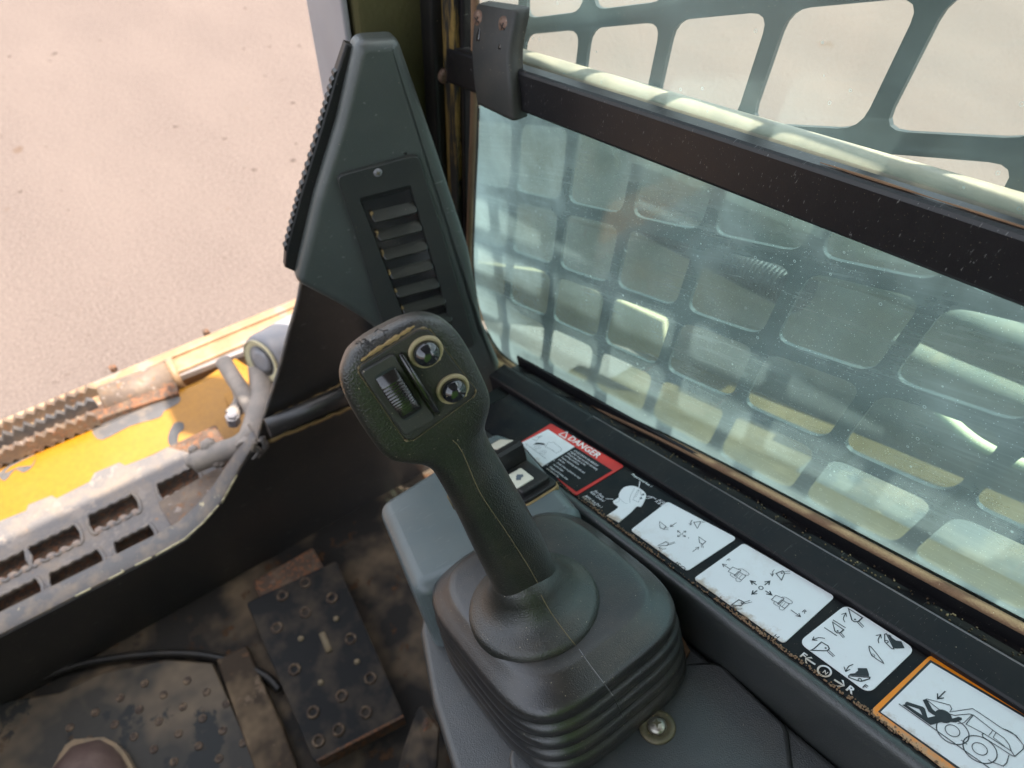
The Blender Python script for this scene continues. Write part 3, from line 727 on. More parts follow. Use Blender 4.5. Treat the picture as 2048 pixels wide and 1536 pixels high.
# pale outer rail between the panes and the guard
OX = .358
def orail(y):
    zt = onX(1500, 231, OX); sl = -.2425; t = zt.z + sl * (y - zt.y)
    return [Vector((OX + .011 * math.cos(a), y, t - .0125 + .0125 * math.sin(a))) for a in [2 * math.pi * k / 20 for k in range(20)]]
loft([orail(y) for y in (.60, .3, 0, -.42)]).build('outer_rail', MAT['rail'], wd, fix=True)

# latch block over the rail
lt = thing('window_latch', onX(990, 120, .32), 'black plastic window latch block with two rusty screws', 'latch')
z2 = lambda x, y: (880 + x / 3.07, y / 3.07)
LX = .3195
top = [z2(215, 40), z2(225, 22), z2(440, 62), z2(455, 90), z2(420, 345), z2(190, 305)]
bot = [z2(190, 305), z2(420, 345), z2(425, 560), z2(455, 745), z2(435, 735), z2(225, 640), z2(205, 600)]
prof = [z2(228, 24), z2(212, 60), z2(190, 290), z2(200, 480), z2(222, 635)]
profr = [z2(440, 62), z2(458, 100), z2(420, 340), z2(432, 560), z2(452, 745)]
depth = [.325, .3245, .3165, .3125, .3135]
rings = []
for (a, b, dx) in zip(prof, profr, depth):
    A, B_ = onX(*a, dx), onX(*b, dx); w = (B_ - A)
    rings.append([A + EX * .012, A + EX * .003, A + w * .03 + EX * .0005, A + w * .06, B_ - w * .06, B_ - w * .03 + EX * .0005, B_ + EX * .003, B_ + EX * .014])
R2 = []
for j in range(8):
    R2.append(catmull([r[j] for r in rings], 5))
loft([[R2[j][k] for j in range(8)] for k in range(len(R2[0]))]).build('block', MAT['housing'], lt, fix=True)
for q, g0 in ((z2(245, 118), z2(238, 250)), (z2(402, 158), z2(372, 300))):
    P = onX(*q, .3245)
    lathe([(.0072, -.002), (.0070, .0012), (.0050, .0028), (.0005, .0034)], P, (-1, -.1, .1), 20).build('screw', MAT['rustscrew'], lt)
    mb = MB(); 
    for dv in (Vector((0, .003, .001)), Vector((0, -.001, .003))):
        tube([P - dv + EX * -.0031, P + dv + EX * -.0031], .0006, 6, mb)
    mb.build('screw_cross', MAT['black'], lt)
    Q = onX(*g0, .3185)
    tube(catmull([P + Vector((-.0002, .0, -.006)), P.lerp(Q, .6) + EX * -.0006, Q + EX * -.001], 4), lambda t: .0045 * (1 - .5 * t), 10, flat=.25, up=(1, 0, 0)).build('screw_recess', MAT['gloss'], lt)

# ================================================================== GUARD OUTSIDE
gd = None
GX0 = .372; gs = GX0 / .35
def gpt(y35, zc35):            # sheared grid, leaning out a little at the top
    z35 = zc35 - .4577 * y35
    lean = .010 * max(-1.2, min(2, (zc35 + .28) / .16))
    k = (GX0 + lean) / .35
    return Vector((y35 * k, 1.75 + z35 * k, lean))
loops2 = []
hb = .0125 / 2; vb_ = .0108 / 2
cols = [-.225 + .0755 * k for k in range(13)]      # bar centres
rows = [-.4325 - .0, -.3605, -.2870, -.2110, -.1270, -.0485, .028, .105]     # bar centre lines (zc)
def hole(y0, y1, c0, c1):
    P = [Vector((y0, c0, 0)), Vector((y1, c0, 0)), Vector((y1, c1, 0)), Vector((y0, c1, 0))]
    return rpoly(P, .012, 4)
for i in range(len(cols) - 1):
    for j in range(len(rows) - 1):
        loops2.append(hole(cols[i] + vb_, cols[i + 1] - vb_, rows[j] + hb, rows[j + 1] - hb))
outer = [Vector((cols[0] - .02, rows[0] - .03, 0)), Vector((cols[-1] + .02, rows[0] - .03, 0)), Vector((cols[-1] + .02, rows[-1] + .02, 0)), Vector((cols[0] - .02, rows[-1] + .02, 0))]
v, f = fill2d([[(p.x, p.y) for p in lp] for lp in [outer] + loops2], .0035)
V3 = []
for p in v:
    g0 = gpt(p.x, p.y); V3.append(Vector((GX0 + g0.z + p.z, g0.x, g0.y)))
ob = MB().add(V3, f).build('window_guard', MAT['guard'], fix=True)
tag(ob, 'dark punched steel guard with rounded square holes outside the window', 'guard')

# ================================================================== OUTSIDE THE WINDOW
def K(x, s, h): return C(x, s, h)
bd = thing('machine_body', C(.6, .3, -.6), 'dusty yellow machine body ledge below the window guard', 'machine body')
pf = [(.350, -.56), (.350, -.452), (.356, -.446), (.425, -.446), (.434, -.452), (.434, -.49), (.56, -.49), (.57, -.50), (.57, -.62), (.35, -.62)]
loft([[C(x, s, h) for x, h in pf] for s in (-.5, .3, .64)], smooth=False).build('ledge', MAT['body'], bd, fix=True)
pf = [(.434, -.4895), (.434, -.462), (.445, -.458), (.50, -.458), (.505, -.463), (.505, -.4895)]
loft([[C(x, s, h) for x, h in pf] for s in (-.5, .1, .33)], smooth=False).build('channel', MAT['channel'], bd, fix=True)

am = thing('loader_arm', (.7, .2, 1.0), 'grey dusty lift arm running past outside the window', 'loader arm')
def armring(y):
    p0 = onX(1500, 372, .60); zt = p0.z - .2425 * (y - p0.y)
    P = [Vector((.60, y, zt - .34)), Vector((.60, y, zt - .008)), Vector((.606, y, zt)), Vector((.622, y, zt)), Vector((.628, y, zt - .008)), Vector((.628, y, zt - .34))]
    return P
loft([armring(y) for y in (.95, .3, -.6)], smooth=False).build('arm_box', MAT['arm'], am, fix=True)

hz = thing('ribbed_hose', (.55, .2, 1.1), 'dark ribbed hydraulic hose along the lift arm', 'hose')
A, B_ = onX(1385, 480, .57), onX(1610, 590, .57)
d = (B_ - A).normalized(); A2 = A - d * .10; L = (B_ - A2).length
path_ = [A2 + d * (L * k / 150) for k in range(151)]
mb = MB(); u, w = frame(d)
rings = []
for k, p in enumerate(path_):
    r = .020 + (.0022 if k % 3 == 1 else 0)
    rings.append([p + (u * math.cos(2 * math.pi * q / 16) + w * math.sin(2 * math.pi * q / 16)) * r for q in range(16)])
loft(rings, mb=mb).build('hose', MAT['black'], hz)

for pts, r, nm, lab, mt, X0 in (
    ([(1600, 528), (1720, 556), (1860, 606), (2048, 682), (2250, 765)], .012, 'steel_tube', 'upper pale steel tube running along the lift arm', 'tubepale', .56),
    ([(1790, 688), (1900, 738), (2048, 800), (2250, 890)], .011, 'steel_tube', 'lower pale steel tube running along the lift arm', 'tubepale', .54),
    ([(1560, 560), (1440, 505), (1200, 440), (1020, 395)], .013, 'steel_tube', 'long pale tube near front of the window', 'tubepale', .60)):
    o = tube(catmull([onX(x, y, X0) for x, y in pts], 6), r, 12).build(nm, MAT[mt]); tag(o, lab, 'tube', 'tubes along the lift arm')
lp = tube(catmull([onX(x, y, X0) for x, y, X0 in [(2200, 990, .41), (2048, 930, .41), (1960, 888, .41), (1900, 840, .412), (1880, 818, .415), (1905, 814, .42), (1980, 846, .425), (2060, 888, .43), (2200, 950, .43)]], 6), .0040, 10).build('cream_cable', MAT['cable']); tag(lp, 'cream cable bent into a loop outside the window', 'cable')
# tan sheet further forward, seen low through the front of the window
fs = thing('fender', (.6, .62, .9), 'sunlit tan front fender beyond the window guard', 'fender')
P = [onX(x, y, .44) for x, y in [(930, 520), (1120, 545), (1330, 640), (1330, 720), (1130, 660), (940, 640)]]
slab([p for p in P], (-1, 0, .5), .012, .003).build('panel', MAT['fender'], fs)

# ================================================================== VENT HOUSING
T_, LL_, R_ = at(760, 90, .523), at(600, 545, .623), at(1000, 720, .804)
pn = (LL_ - T_).cross(R_ - T_).normalized(); pn = pn if pn.dot(CAM - T_) > 0 else -pn
def onV(x, y, off=0.0): return onp(x, y, T_ + pn * off, pn)
vp = thing('vent_housing', onV(800, 640), 'tall green grey plastic vent housing beside the window', 'vent housing')
outl = [(716, 84), (799, 79), (873, 292), (940, 500), (968, 650), (1002, 730), (990, 870), (800, 700), (727, 642), (677, 612), (592, 568), (602, 521), (632, 396), (677, 250)]
rad = [.012, .008, .05, .05, .02, .006, 0, .03, .03, .03, .012, .03, .05, .05]
slab(rpoly([onV(x, y) for x, y in outl], rad, 6), pn, .020, .0085, 6).build('housing', MAT['pod'], vp)
bk3 = inset(rpoly([onV(x, y, -.019) for x, y in outl], 0), -pn if (onV(*outl[1]) - onV(*outl[0])).cross(onV(*outl[5]) - onV(*outl[1])).dot(pn) < 0 else pn, .030)
slab(bk3, pn, .05, .002).build('back_shell', MAT['black'], vp)
# serrated dark trim on the door side
fx = [(693, 88), (722, 96), (684, 230), (640, 380), (603, 520), (597, 548), (570, 536), (573, 496), (600, 392), (640, 262), (672, 150)]
slab([onV(x, y, -.012) for x, y in fx], pn, .010, .002, 2).build('side_trim', MAT['black'], vp)
Lt = [(672, 150), (640, 262), (600, 392), (573, 496)]
for k in range(22):
    t = k / 21 * 3; i = min(2, int(t)); u = t - i
    x = Lt[i][0] * (1 - u) + Lt[i + 1][0] * u; y = Lt[i][1] * (1 - u) + Lt[i + 1][1] * u
    P = onV(x, y, -.013); dn = (onV(573, 496) - onV(672, 150)).normalized(); lf = pn.cross(dn); lf = lf if lf.dot(AX[0]) < 0 else -lf
    slab([P - dn * .0035, P + dn * .0035, P + dn * .0012 + lf * .0018, P - dn * .0012 + lf * .0018], pn, .008, 0).build('tooth', MAT['black'], vp)
z1 = lambda x, y: (540 + x / 2.4, y / 2.4)
bz = [z1(322, 845), z1(705, 742), z1(945, 1530), (948, 690), (800, 720), z1(545, 1560), z1(440, 1200)]
op = [z1(420, 945), z1(672, 880), z1(850, 1480), (905, 655), (815, 670), z1(630, 1500)]
o_ = onV(780, 500, .0022)
bezl = rpoly([onV(x, y, .0022) for x, y in bz], [.006, .006, .02, .006, .006, .02, .02], 5)
opl = rpoly([onV(x, y, .0022) for x, y in op], .002, 3)
e1_ = (onV(*z1(672, 880)) - onV(*z1(420, 945)))
mbp = plate2([bezl, opl], pn, e1_, o_, .0036, .0008)
# flat black sheet painted for the shade inside the well
mbp.build('bezel', MAT['bez'], vp)
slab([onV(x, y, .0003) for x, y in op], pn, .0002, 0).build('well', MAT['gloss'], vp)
lou = [((488, 992), (690, 940)), ((500, 1050), (698, 1002)), ((526, 1140), (722, 1090)), ((552, 1232), (750, 1180)), ((585, 1325), (776, 1275)), ((612, 1412), (806, 1362)), ((645, 1495), (838, 1440)), ((676, 1580), (868, 1525))]
dnv = (onV(*z1(640, 1500)) - onV(*z1(420, 945))).normalized()
for k, (a, b) in enumerate(lou[1:]):
    A, B_ = onV(*z1(*a), .0030), onV(*z1(*b), .0030)
    lw = (B_ - A).normalized(); pts = []
    a_ = A - lw * .0012; b_ = B_ + lw * .0012
    up0, up1 = a_ - dnv * .0120 - pn * .0085, b_ - dnv * .0120 - pn * .0085
    lo0, lo1 = a_ + dnv * .0012 + pn * .0050, b_ + dnv * .0012 + pn * .0050
    ln = (up1 - up0).cross(lo0 - up0).normalized(); ln = ln if ln.dot(pn) > 0 else -ln
    slab(rpoly([up0, up1, lo1, lo0], [.0005, .0005, .0042, .0042], 5), ln, .0022, .0009, 3).build('louvre', MAT['vent'], vp)
    tube([A.lerp(B_, t) + dnv * (.0016 + random.uniform(-.0004, .0004)) + pn * -.0012 for t in [i / 12 for i in range(13)]], lambda t: .0008 + .0014 * abs(math.sin(t * 19 + k)) * (1 - .6 * t), 6).build('dust_line', MAT['dust'], vp)
    tube([A + dnv * (-.007 + .0013 * i) + pn * -.0006 + (A - B_).normalized() * random.uniform(.0, .001) for i in range(7)], lambda t: .0012 + .0005 * math.sin(t * 9 + k), 6).build('dust_edge', MAT['dust'], vp)
# ridged thumb wheel
A, B_ = onV(*z1(432, 958), .003), onV(*z1(672, 895), .003); mb = MB(); N = 40
for k in range(N):
    P = A.lerp(B_, (k + .5) / N); w = (B_ - A).normalized()
    slab([P - w * .00045 - dnv * .003, P + w * .00045 - dnv * .003, P + w * .00045 + dnv * .003, P - w * .00045 + dnv * .003], pn, .003, 0, mb=mb)
mb.build('thumb_wheel', MAT['black'], vp)
def cross_screw(P, n, r, mat, parent, name='screw', rot=.4):
    n = Vector(n).normalized(); u, w = frame(n); u, w = u * math.cos(rot) + w * math.sin(rot), w * math.cos(rot) - u * math.sin(rot)
    o = lathe([(r, -.0012), (r * .98, r * .12), (r * .8, r * .34), (r * .45, r * .46), (r * .0, r * .5)], P, n, 28).build(name, mat, parent)
    mb = MB()
    for d in (u, w):
        e = n.cross(d); a = r * .5; b = r * .13
        slab([P + n * (r * .5) + d * a + e * b * .4, P + n * (r * .5) + d * a - e * b * .4, P + n * (r * .53) - e * b * 1.3, P + n * (r * .5) - d * a - e * b * .4, P + n * (r * .5) - d * a + e * b * .4, P + n * (r * .53) + e * b * 1.3], n, r * .25, 0, mb=mb)
    mb.build('cross_slot', MAT['brass'], o)
    return o
cross_screw(onV(*z1(517, 827), .004), pn, .0042, MAT['greysteel'], vp)
lathe([(.0016, 0), (.0012, .0003), (.0002, .0003)], onV(*z1(650, 735), 0.0), pn, 12).build('pin_hole', MAT['gloss'], vp)

# ================================================================== CONSOLE
cs = thing('control_console', C(.15, .25, -.60), 'dark grey plastic side console carrying joystick and decals', 'console')
# shelf, ridge and wall swept along the console
pr = [(.2890, -.3925), (.236, -.3925), (.2315, -.3915), (.2275, -.3898), (.2245, -.3912), (.2232, -.395), (.2225, -.405), (.2215, -.44), (.2215, -.475), (.2890, -.475)]
loft([[C(x, s, h) for x, h in pr] for s in [-.25, 0, .2, .4, .60]], smooth=True).build('side_ledge', MAT['deck'], cs, fix=True)
DK = -.440
xl = .060
lf_ = [onH(x, y, DK) for x, y in ((838, 1262), (862, 1400), (905, 1540))]
P = [C(.2212, -.25, DK), C(.2212, .40, DK), C(.14, .50, DK)] + lf_ + [lf_[2] + (lf_[2] - lf_[1]) * 3]
P[-1].y = max(P[-1].y, C(0, -.25, DK).y)
slab(P, EN, .035, .006, 4).build('deck', MAT['deck'], cs)
# raised pad nearest the viewer
P = [onH(x, y, DK + .0035) for x, y in [(1405, 1322), (1440, 1322), (1576, 1452), (1590, 1560), (1560, 1800), (1200, 1900), (1000, 1500), (1250, 1330)]]
slab(rpoly(P, [.012, .012, .012, .03, 0, 0, .02, .04], 6), EN, .02, .0035, 4).build('raised_pad', MAT['deck'], cs)
# body under the deck down to the floor
dn_ = EN * -.034
Pq = [C(.33, -.25, -.474), C(.33, .50, -.474), C(.145, .50, -.474)] + [p + dn_ + EX * .003 for p in P[3:]]
rg = [[Vector((p.x, p.y, p.z)) for p in Pq], [Vector((p.x + (.03 if i > 1 else 0), p.y, FLOOR + .001)) for i, p in enumerate(Pq)]]
loft(rg, smooth=False).build('side_body', MAT['bulk'], cs, fix=True)
P = onH(1315, 1455, DK + .0035)
lathe([(.0118, -.001), (.0118, .0012), (.011, .0022), (.0075, .0016), (.0068, .001)], P, EN, 36).build('washer', MAT['brass'], cs)
cross_screw(P + EN * .0022, EN, .0062, MAT['steel'], cs, rot=.9)
# rusty plate edge showing beside the boot
P = [onH(x, y, DK + .0022) for x, y in [(1330, 1280), (1362, 1268), (1380, 1300), (1352, 1352), (1320, 1372), (1300, 1350)]]
slab(P, EN, .002, .0005).build('rusty_plate', MAT['sealdust'], cs)
# loose brackets and dust low on the console's left flank
bk2 = thing('dusty_bracket', onZ(850, 1500, .95), 'tan dusty steel bracket at foot of the console', 'bracket')
A = at(868, 1452, .88); B_ = at(835, 1545, .80)
slab(rpoly([at(838, 1408, .93), at(876, 1460, .90), at(872, 1560, .84), at(790, 1560, .86), at(806, 1500, .90)], .01, 3), (-.5, -.5, .7), .01, .003).build('plate', MAT['floor'], bk2)
tube(pxpath([(800, 1560, .86), (838, 1500, .89), (856, 1440, .92)]), .006, 10).build('rod', MAT['rust'], bk2)

# ---- switch box
sx = thing('switch_box', C(.16, .45, -.46), 'slate grey plastic switch box in front of the joystick boot', 'switch box')
BH = -.371
P = [onH(x, y, BH) for x, y in [(752, 1006), (990, 858), (1040, 876), (1160, 1012), (1130, 1060), (1000, 1110), (826, 1182)]]
slab(rpoly(P, [.016, .012, .012, .01, .01, .03, .014], 6), EN, .098, .011, 6).build('body', MAT['box'], sx)
def sb(px, h, th, bev, rad, name, mat, parent, n=EN):
    return slab(rpoly([onH(x, y, h) for x, y in px], rad, 4), n, th, bev, 3).build(name, mat, parent)
z5 = lambda x, y: (960 + x / 9.6, 860 + y / 9.6)
qa = onH(*z5(395, 390), -.362); qb = onH(*z5(750, 900), -.360)
def cc(P): v = P - CAM; return v.dot(EX), v.dot(ES)
xa, sa = cc(qa); xb, sb_ = cc(qb)
xm = (xa + xb) / 2; hw = .0145
# housing under both rockers, dust around its foot
cbox(xm - hw - .004, xm + hw + .004, sb_ - .024, sa + .020, BH - .004, BH + .0008, .006, .0006).build('dust_rim', MAT['dust'], sx)
cbox(xm - hw - .003, xm + hw + .003, sb_ - .022, sa + .019, BH - .004, BH + .004, .005, .0012).build('switch_frame', MAT['black'], sx)
rk = cbox(xm - hw, xm + hw, sb_ - .017, sb_ + .017, BH, -.3615, .003, .002).build('rocker', MAT['black'], sx)
cbox(xb - .0095, xb + .0085, sb_ - .010, sb_ + .010, -.3615, -.3606, .0016, .0004).build('lens', MAT['cream'], rk)
mb = MB(); o_ = C(xb, sb_, -.3604)
mb.add([o_ + EX * x + ES * s for x, s in [(-.004, -.001), (-.001, .003), (.001, .0045), (.003, .002), (.0045, .001), (.003, -.002), (.001, -.0015), (-.001, -.004)]], [list(range(8))])
mb.build('pictogram', MAT['ink2'], rk)
s0, s1 = sb_ + .0175, sa + .016
prf = [(s0, BH), (s0, -.346), (s0 + .003, -.344), (s0 + .010, -.3465), (s1, -.3625), (s1, BH)]
rgs = [[C(x, s, h) for s, h in prf] for x in (xm - hw, xm + hw)]
rk2 = loft(rgs, smooth=False).build('rocker', MAT['black'], sx, fix=True)
rk2['label'] = 'raised rocker paddle with steep near face'
sm = (s0 + .014, s1 - .004); hh = lambda s: -.3465 - (s - s0 - .010) * (.016 / (s1 - s0 - .010)) + .0006
slab(rpoly([C(xa - .009, sm[0], hh(sm[0])), C(xa + .008, sm[0], hh(sm[0])), C(xa + .008, sm[1], hh(sm[1])), C(xa - .009, sm[1], hh(sm[1]))], .0015, 3), EN, .001, .0003).build('lens', MAT['cream'], rk2)

# ================================================================== DECALS
dc = thing('decal_strip', C(.26, .25, SHELF), 'black printed strip of control diagrams along the window sill', 'decal strip')
cbox(.2330, .2885, -.25, .575, SHELF - .0015, SHELF + .0003, 0, 0).build('backing', MAT['strip'], dc)
H1 = SHELF + .0009
TX, TY = -ES, EX
_k = [0]
def hl(k=0): _k[0] += 1; return H1 + .00012 + (_k[0] % 40) * .000004
def dsl(px, rad, mat, name, h=H1, th=.0007, parent=dc): return slab(rpoly([onH(x, y, h) for x, y in px], rad, 6), EN, th, 0).build(name, mat, parent)
def st_(mb, px, w=.00055, closed=False, sm=0):
    h = hl(); L = dense(px + ([px[0]] if closed else []), sm) if sm else px
    if closed and sm: L = L[:-1]
    return ribbon([onH(x, y, h) for x, y in L], w, EN, mb, closed)
def fl_(mb, px, sm=0):
    h = hl(); L = dense(px + [px[0]], sm)[:-1] if sm else px
    P = [onH(x, y, h) for x, y in L]; mb.add(P, [list(range(len(P)))]); return mb
def circ(mb, c, r, w, rx=None):
    P0 = onH(*c, hl()); return ribbon([P0 + EX * (r * math.cos(a)) + ES * (r * math.sin(a)) for a in [2 * math.pi * k / 28 for k in range(28)]], w, EN, mb, True)
def disc(mb, c, r, h=None):
    P0 = onH(*c, h or hl()); mb.add([P0 + EX * (r * math.cos(a)) + ES * (r * math.sin(a)) for a in [2 * math.pi * k / 20 for k in range(20)]], [list(range(20))]); return mb
def tx(mb, s, px, size, bold=0, sx=1., shear=0, h=None): return textmesh(s, onH(*px, h or hl()), TX, TY, size, mb, bold, sx=sx, shear=shear)
def Zm(ox, oy, k): return lambda *L: [(ox + x / k, oy + y / k) for x, y in L]

# danger decal
zd = Zm(1030, 840, 8.904)
dd = dsl(zd((640, 60), (1950, 820), (1080, 1350), (95, 395)), [.002, .003, .003, .002], MAT['red'], 'danger_decal')
dsl(zd((1065, 475), (1735, 895), (1095, 1275), (480, 830)), .0003, MAT['strip'], 'text_field', H1 + .0002, .0003, dd)
dsl(zd((585, 165), (1065, 475), (480, 830), (105, 410)), .0003, MAT['white'], 'picture_field', H1 + .00025, .0003, dd)
mb = MB(); tx(mb, 'DANGER', zd((925, 335))[0], .0098, .012, 1.12, h=H1 + .0004)
h = H1 + .0004; P = [onH(x, y, h) for x, y in zd((780, 255), (935, 210), (895, 325))]; ribbon(rpoly(P, .0004, 2), .0011, EN, mb, True)
mb.build('danger_lettering', MAT['text'], dd)
mb = MB()
lines = ['AVOID DEATH OR SERIOUS', 'INJURY. Keep out when operating', 'Always keep pins in the', 'working condition.', 'Fasten operating seat belt and', 'seat bar.', 'Lower arms to ground or rest', 'on arm stops.', 'Engage park brake, stop', 'and remove key.']
y0 = onH(*zd((1040, 545))[0], H1 + .0005)
st0 = [(1040, 548), (975, 572), (925, 600), (880, 635), (820, 672), (770, 705), (735, 760), (675, 795), (610, 838), (555, 868)]
for s, q in zip(lines, st0): tx(mb, s, zd(q)[0], .0030, .012, .92, h=H1 + .0005)
for q in ((700, 722), (575, 795)): disc(mb, zd(q)[0], .0006, H1 + .0005)
mb.build('warning_lettering', MAT['text'], dd)
H1 += .0004
mb = MB()
fl_(mb, zd((320, 445), (380, 400), (450, 405), (520, 415), (540, 450), (440, 435), (370, 435))); 
for q, r in (((395, 490), .0032), ((500, 575), .0032)): circ(mb, zd(q)[0], r, .0002); circ(mb, zd(q)[0], r * .5, .0002)
st_(mb, zd((190, 420), (550, 690)), .0003); st_(mb, zd((590, 400), (690, 400), (830, 510), (820, 545), (740, 590), (640, 520), (540, 480), (590, 400)), .0003)
st_(mb, zd((300, 330), (380, 370), (440, 290), (350, 310)), .0003); st_(mb, zd((440, 290), (490, 280), (420, 320)), .0004)
mb.build('pictogram', MAT['ink'], dd)
H1 -= .0004

# joystick diagram
zj = Zm(1150, 930, 10.24)
jd = dsl(dense(zj((645, 1035), (880, 870), (800, 790), (785, 735), (890, 665), (905, 580), (1000, 460), (1170, 425), (1330, 480), (1450, 590), (1430, 710), (1350, 850), (1265, 845), (1150, 960), (905, 1165), (880, 1160), (760, 1100)), 3), 0, MAT['white'], 'joystick_diagram', H1, .0006)
mb = MB()
st_(mb, zj((1215, 480), (1150, 600), (1120, 700), (1130, 775)), .00025, sm=3); st_(mb, zj((1280, 510), (1220, 640), (1185, 710), (1300, 760), (1360, 640), (1340, 540)), .00025, True)
st_(mb, zj((1310, 470), (1290, 570), (1240, 660)), .00025); st_(mb, zj((905, 660), (900, 740), (830, 770)), .0002, sm=3); st_(mb, zj((920, 690), (1000, 770), (1080, 795)), .0002, sm=3)
disc(mb, zj((1395, 605))[0], .0011); disc(mb, zj((1350, 680))[0], .0011)
mb.build('outline', MAT['ink2'], jd)
mb = MB()
tx(mb, 'Proportional Aux. 1', zj((1145, 195))[0], .0034, .010, .9, .2); tx(mb, 'EH: Float,', zj((375, 540))[0], .0036, .012, .9, .2); tx(mb, 'Ride Control', zj((300, 560))[0], .0036, .012, .9, .2)
tx(mb, 'MAN: Aux Det 1', zj((195, 640))[0], .0034, .012, .9, .2); tx(mb, 'Ride Control', zj((135, 655))[0], .0034, .012, .9, .2)
tx(mb, 'AUX 2', zj((1690, 720))[0], .0036, .012, .95, .2); tx(mb, 'A & B', zj((1630, 745))[0], .0036, .012, .95, .2)
st_(mb, zj((1330, 325), (1305, 475)), .0007); st_(mb, zj((630, 690), (790, 700)), .0006); st_(mb, zj((1470, 635), (1600, 660)), .0006); st_(mb, zj((1450, 690), (1600, 660), (1660, 700)), .0006)
mb.build('lettering', MAT['text'], dc)

# pattern decals
z6 = Zm(960, 820, 3.793)
d1 = dsl([(1335, 1003), (1474, 1076), (1374, 1142), (1261, 1060)], .003, MAT['white'], 'pattern_decal'); d1['label'] = 'white decal with four small buckets marked ISO'
def arrow(mb, a, b, w=.00045, hs=.0022):
    h = hl(); A, B_ = onH(*a, h), onH(*b, h); d = (B_ - A).normalized(); n = EN.cross(d)
    ribbon([A, B_], w, EN, mb); h2 = EN * .000004
    ribbon([B_ - d * hs + n * hs * .6 + h2, B_ + h2, B_ - d * hs - n * hs * .6 + h2], w, EN, mb)
def bucket(mb, pts, w=.0006, stem=None, dot=None):
    st_(mb, pts, w, True)
    if stem:
        for a, b in stem: st_(mb, [a, b], w * .6)
    if dot: disc(mb, dot, .0006)
mb = MB()
bucket(mb, z6((1362, 845), (1412, 885), (1395, 905), (1365, 890)), .0005, [z6((1395, 890), (1430, 895)), z6((1390, 905), (1430, 908))]); arrow(mb, *z6((1490, 855), (1442, 885)))
bucket(mb, z6((1622, 852), (1672, 845), (1668, 862), (1648, 898)), .0005, [z6((1672, 845), (1712, 838)), z6((1668, 858), (1712, 848))]); st_(mb, z6((1612, 835), (1598, 850), (1598, 870)), .0004, sm=3); st_(mb, z6((1585, 860), (1598, 872), (1606, 858)), .0004)
bucket(mb, z6((1350, 1028), (1410, 998), (1432, 1012), (1420, 1028)), .0005, [z6((1432, 1012), (1478, 1000)), z6((1428, 1024), (1480, 1008))]); st_(mb, z6((1415, 1050), (1385, 1055), (1360, 1045)), .0004, sm=3); st_(mb, z6((1368, 1058), (1356, 1042), (1374, 1038)), .0004)
bucket(mb, z6((1660, 962), (1712, 998), (1690, 1018), (1665, 1005)), .0006, [z6((1678, 1016), (1680, 1042)), z6((1688, 1018), (1694, 1046))]); arrow(mb, *z6((1612, 1075), (1660, 1040)))
c0 = z6((1529, 940))[0]
for q in z6((1497, 915), (1562, 917), (1497, 962), (1560, 962)): arrow(mb, (c0[0] + (q[0] - c0[0]) * .1, c0[1] + (q[1] - c0[1]) * .1), q, .0004, .0018)
tx(mb, 'ISO', z6((1468, 1168))[0], .0052, .0, 1.25); disc(mb, z6((1582, 970))[0], .0004)
mb.build('pictogram', MAT['ink'], d1)

zz = Zm(1360, 1040, 2.977)
d2 = dsl([(1487, 1086), (1670, 1193), (1567, 1287), (1387, 1157)], .003, MAT['white'], 'pattern_decal'); d2['label'] = 'largest white decal with machines and buckets marked H'
mb = MB()
tx(mb, 'F', zz((272, 240))[0], .0042, 0, 1.1); tx(mb, 'R', zz((722, 545))[0], .0042, 0, 1.1); tx(mb, 'H', zz((552, 692))[0], .0042, 0, 1.1)
arrow(mb, *zz((298, 292), (252, 262)), .0005, .0026); arrow(mb, *zz((660, 535), (718, 576)), .0005, .0026)
for dx, dy in ((0, 0), (258, 168)):
    Q = lambda *L: zz(*[(x + dx, y + dy) for x, y in L])
    st_(mb, Q((313, 280), (362, 300), (334, 330), (286, 306)), .0004, True); st_(mb, Q((348, 306), (392, 332), (366, 358), (322, 330)), .0004, True)
    st_(mb, Q((345, 292), (372, 292), (410, 318), (404, 330), (384, 326)), .0003, sm=2); st_(mb, Q((305, 318), (300, 330), (335, 350)), .0003, sm=2); st_(mb, Q((335, 345), (334, 362), (356, 368), (366, 358)), .0003, sm=2)
    for q in (.3, .6): st_(mb, Q((348 + 40 * q, 308 + 24 * q), (326 + 40 * q, 332 + 24 * q)), .0002)
bucket(mb, zz((572, 318), (612, 302), (622, 318), (604, 358)), .0006, [zz((618, 308), (656, 304)), zz((622, 318), (656, 318))], zz((606, 316))[0]); st_(mb, zz((562, 296), (550, 310), (550, 330)), .0004, sm=3); st_(mb, zz((538, 318), (550, 334), (558, 318)), .0004)
bucket(mb, zz((305, 506), (350, 474), (382, 490), (362, 510)), .0006, [zz((380, 490), (418, 478)), zz((378, 500), (428, 488))], zz((366, 494))[0]); st_(mb, zz((370, 528), (340, 530), (316, 518)), .0004, sm=3); st_(mb, zz((322, 532), (314, 514), (334, 516)), .0004)
c0 = zz((482, 404))[0]; circ(mb, c0, .0014, .0006)
for q in zz((420, 362), (534, 364), (428, 442), (546, 446)): arrow(mb, (c0[0] + (q[0] - c0[0]) * .42, c0[1] + (q[1] - c0[1]) * .42), q, .0008, .003)
mb.build('pictogram', MAT['ink'], d2)

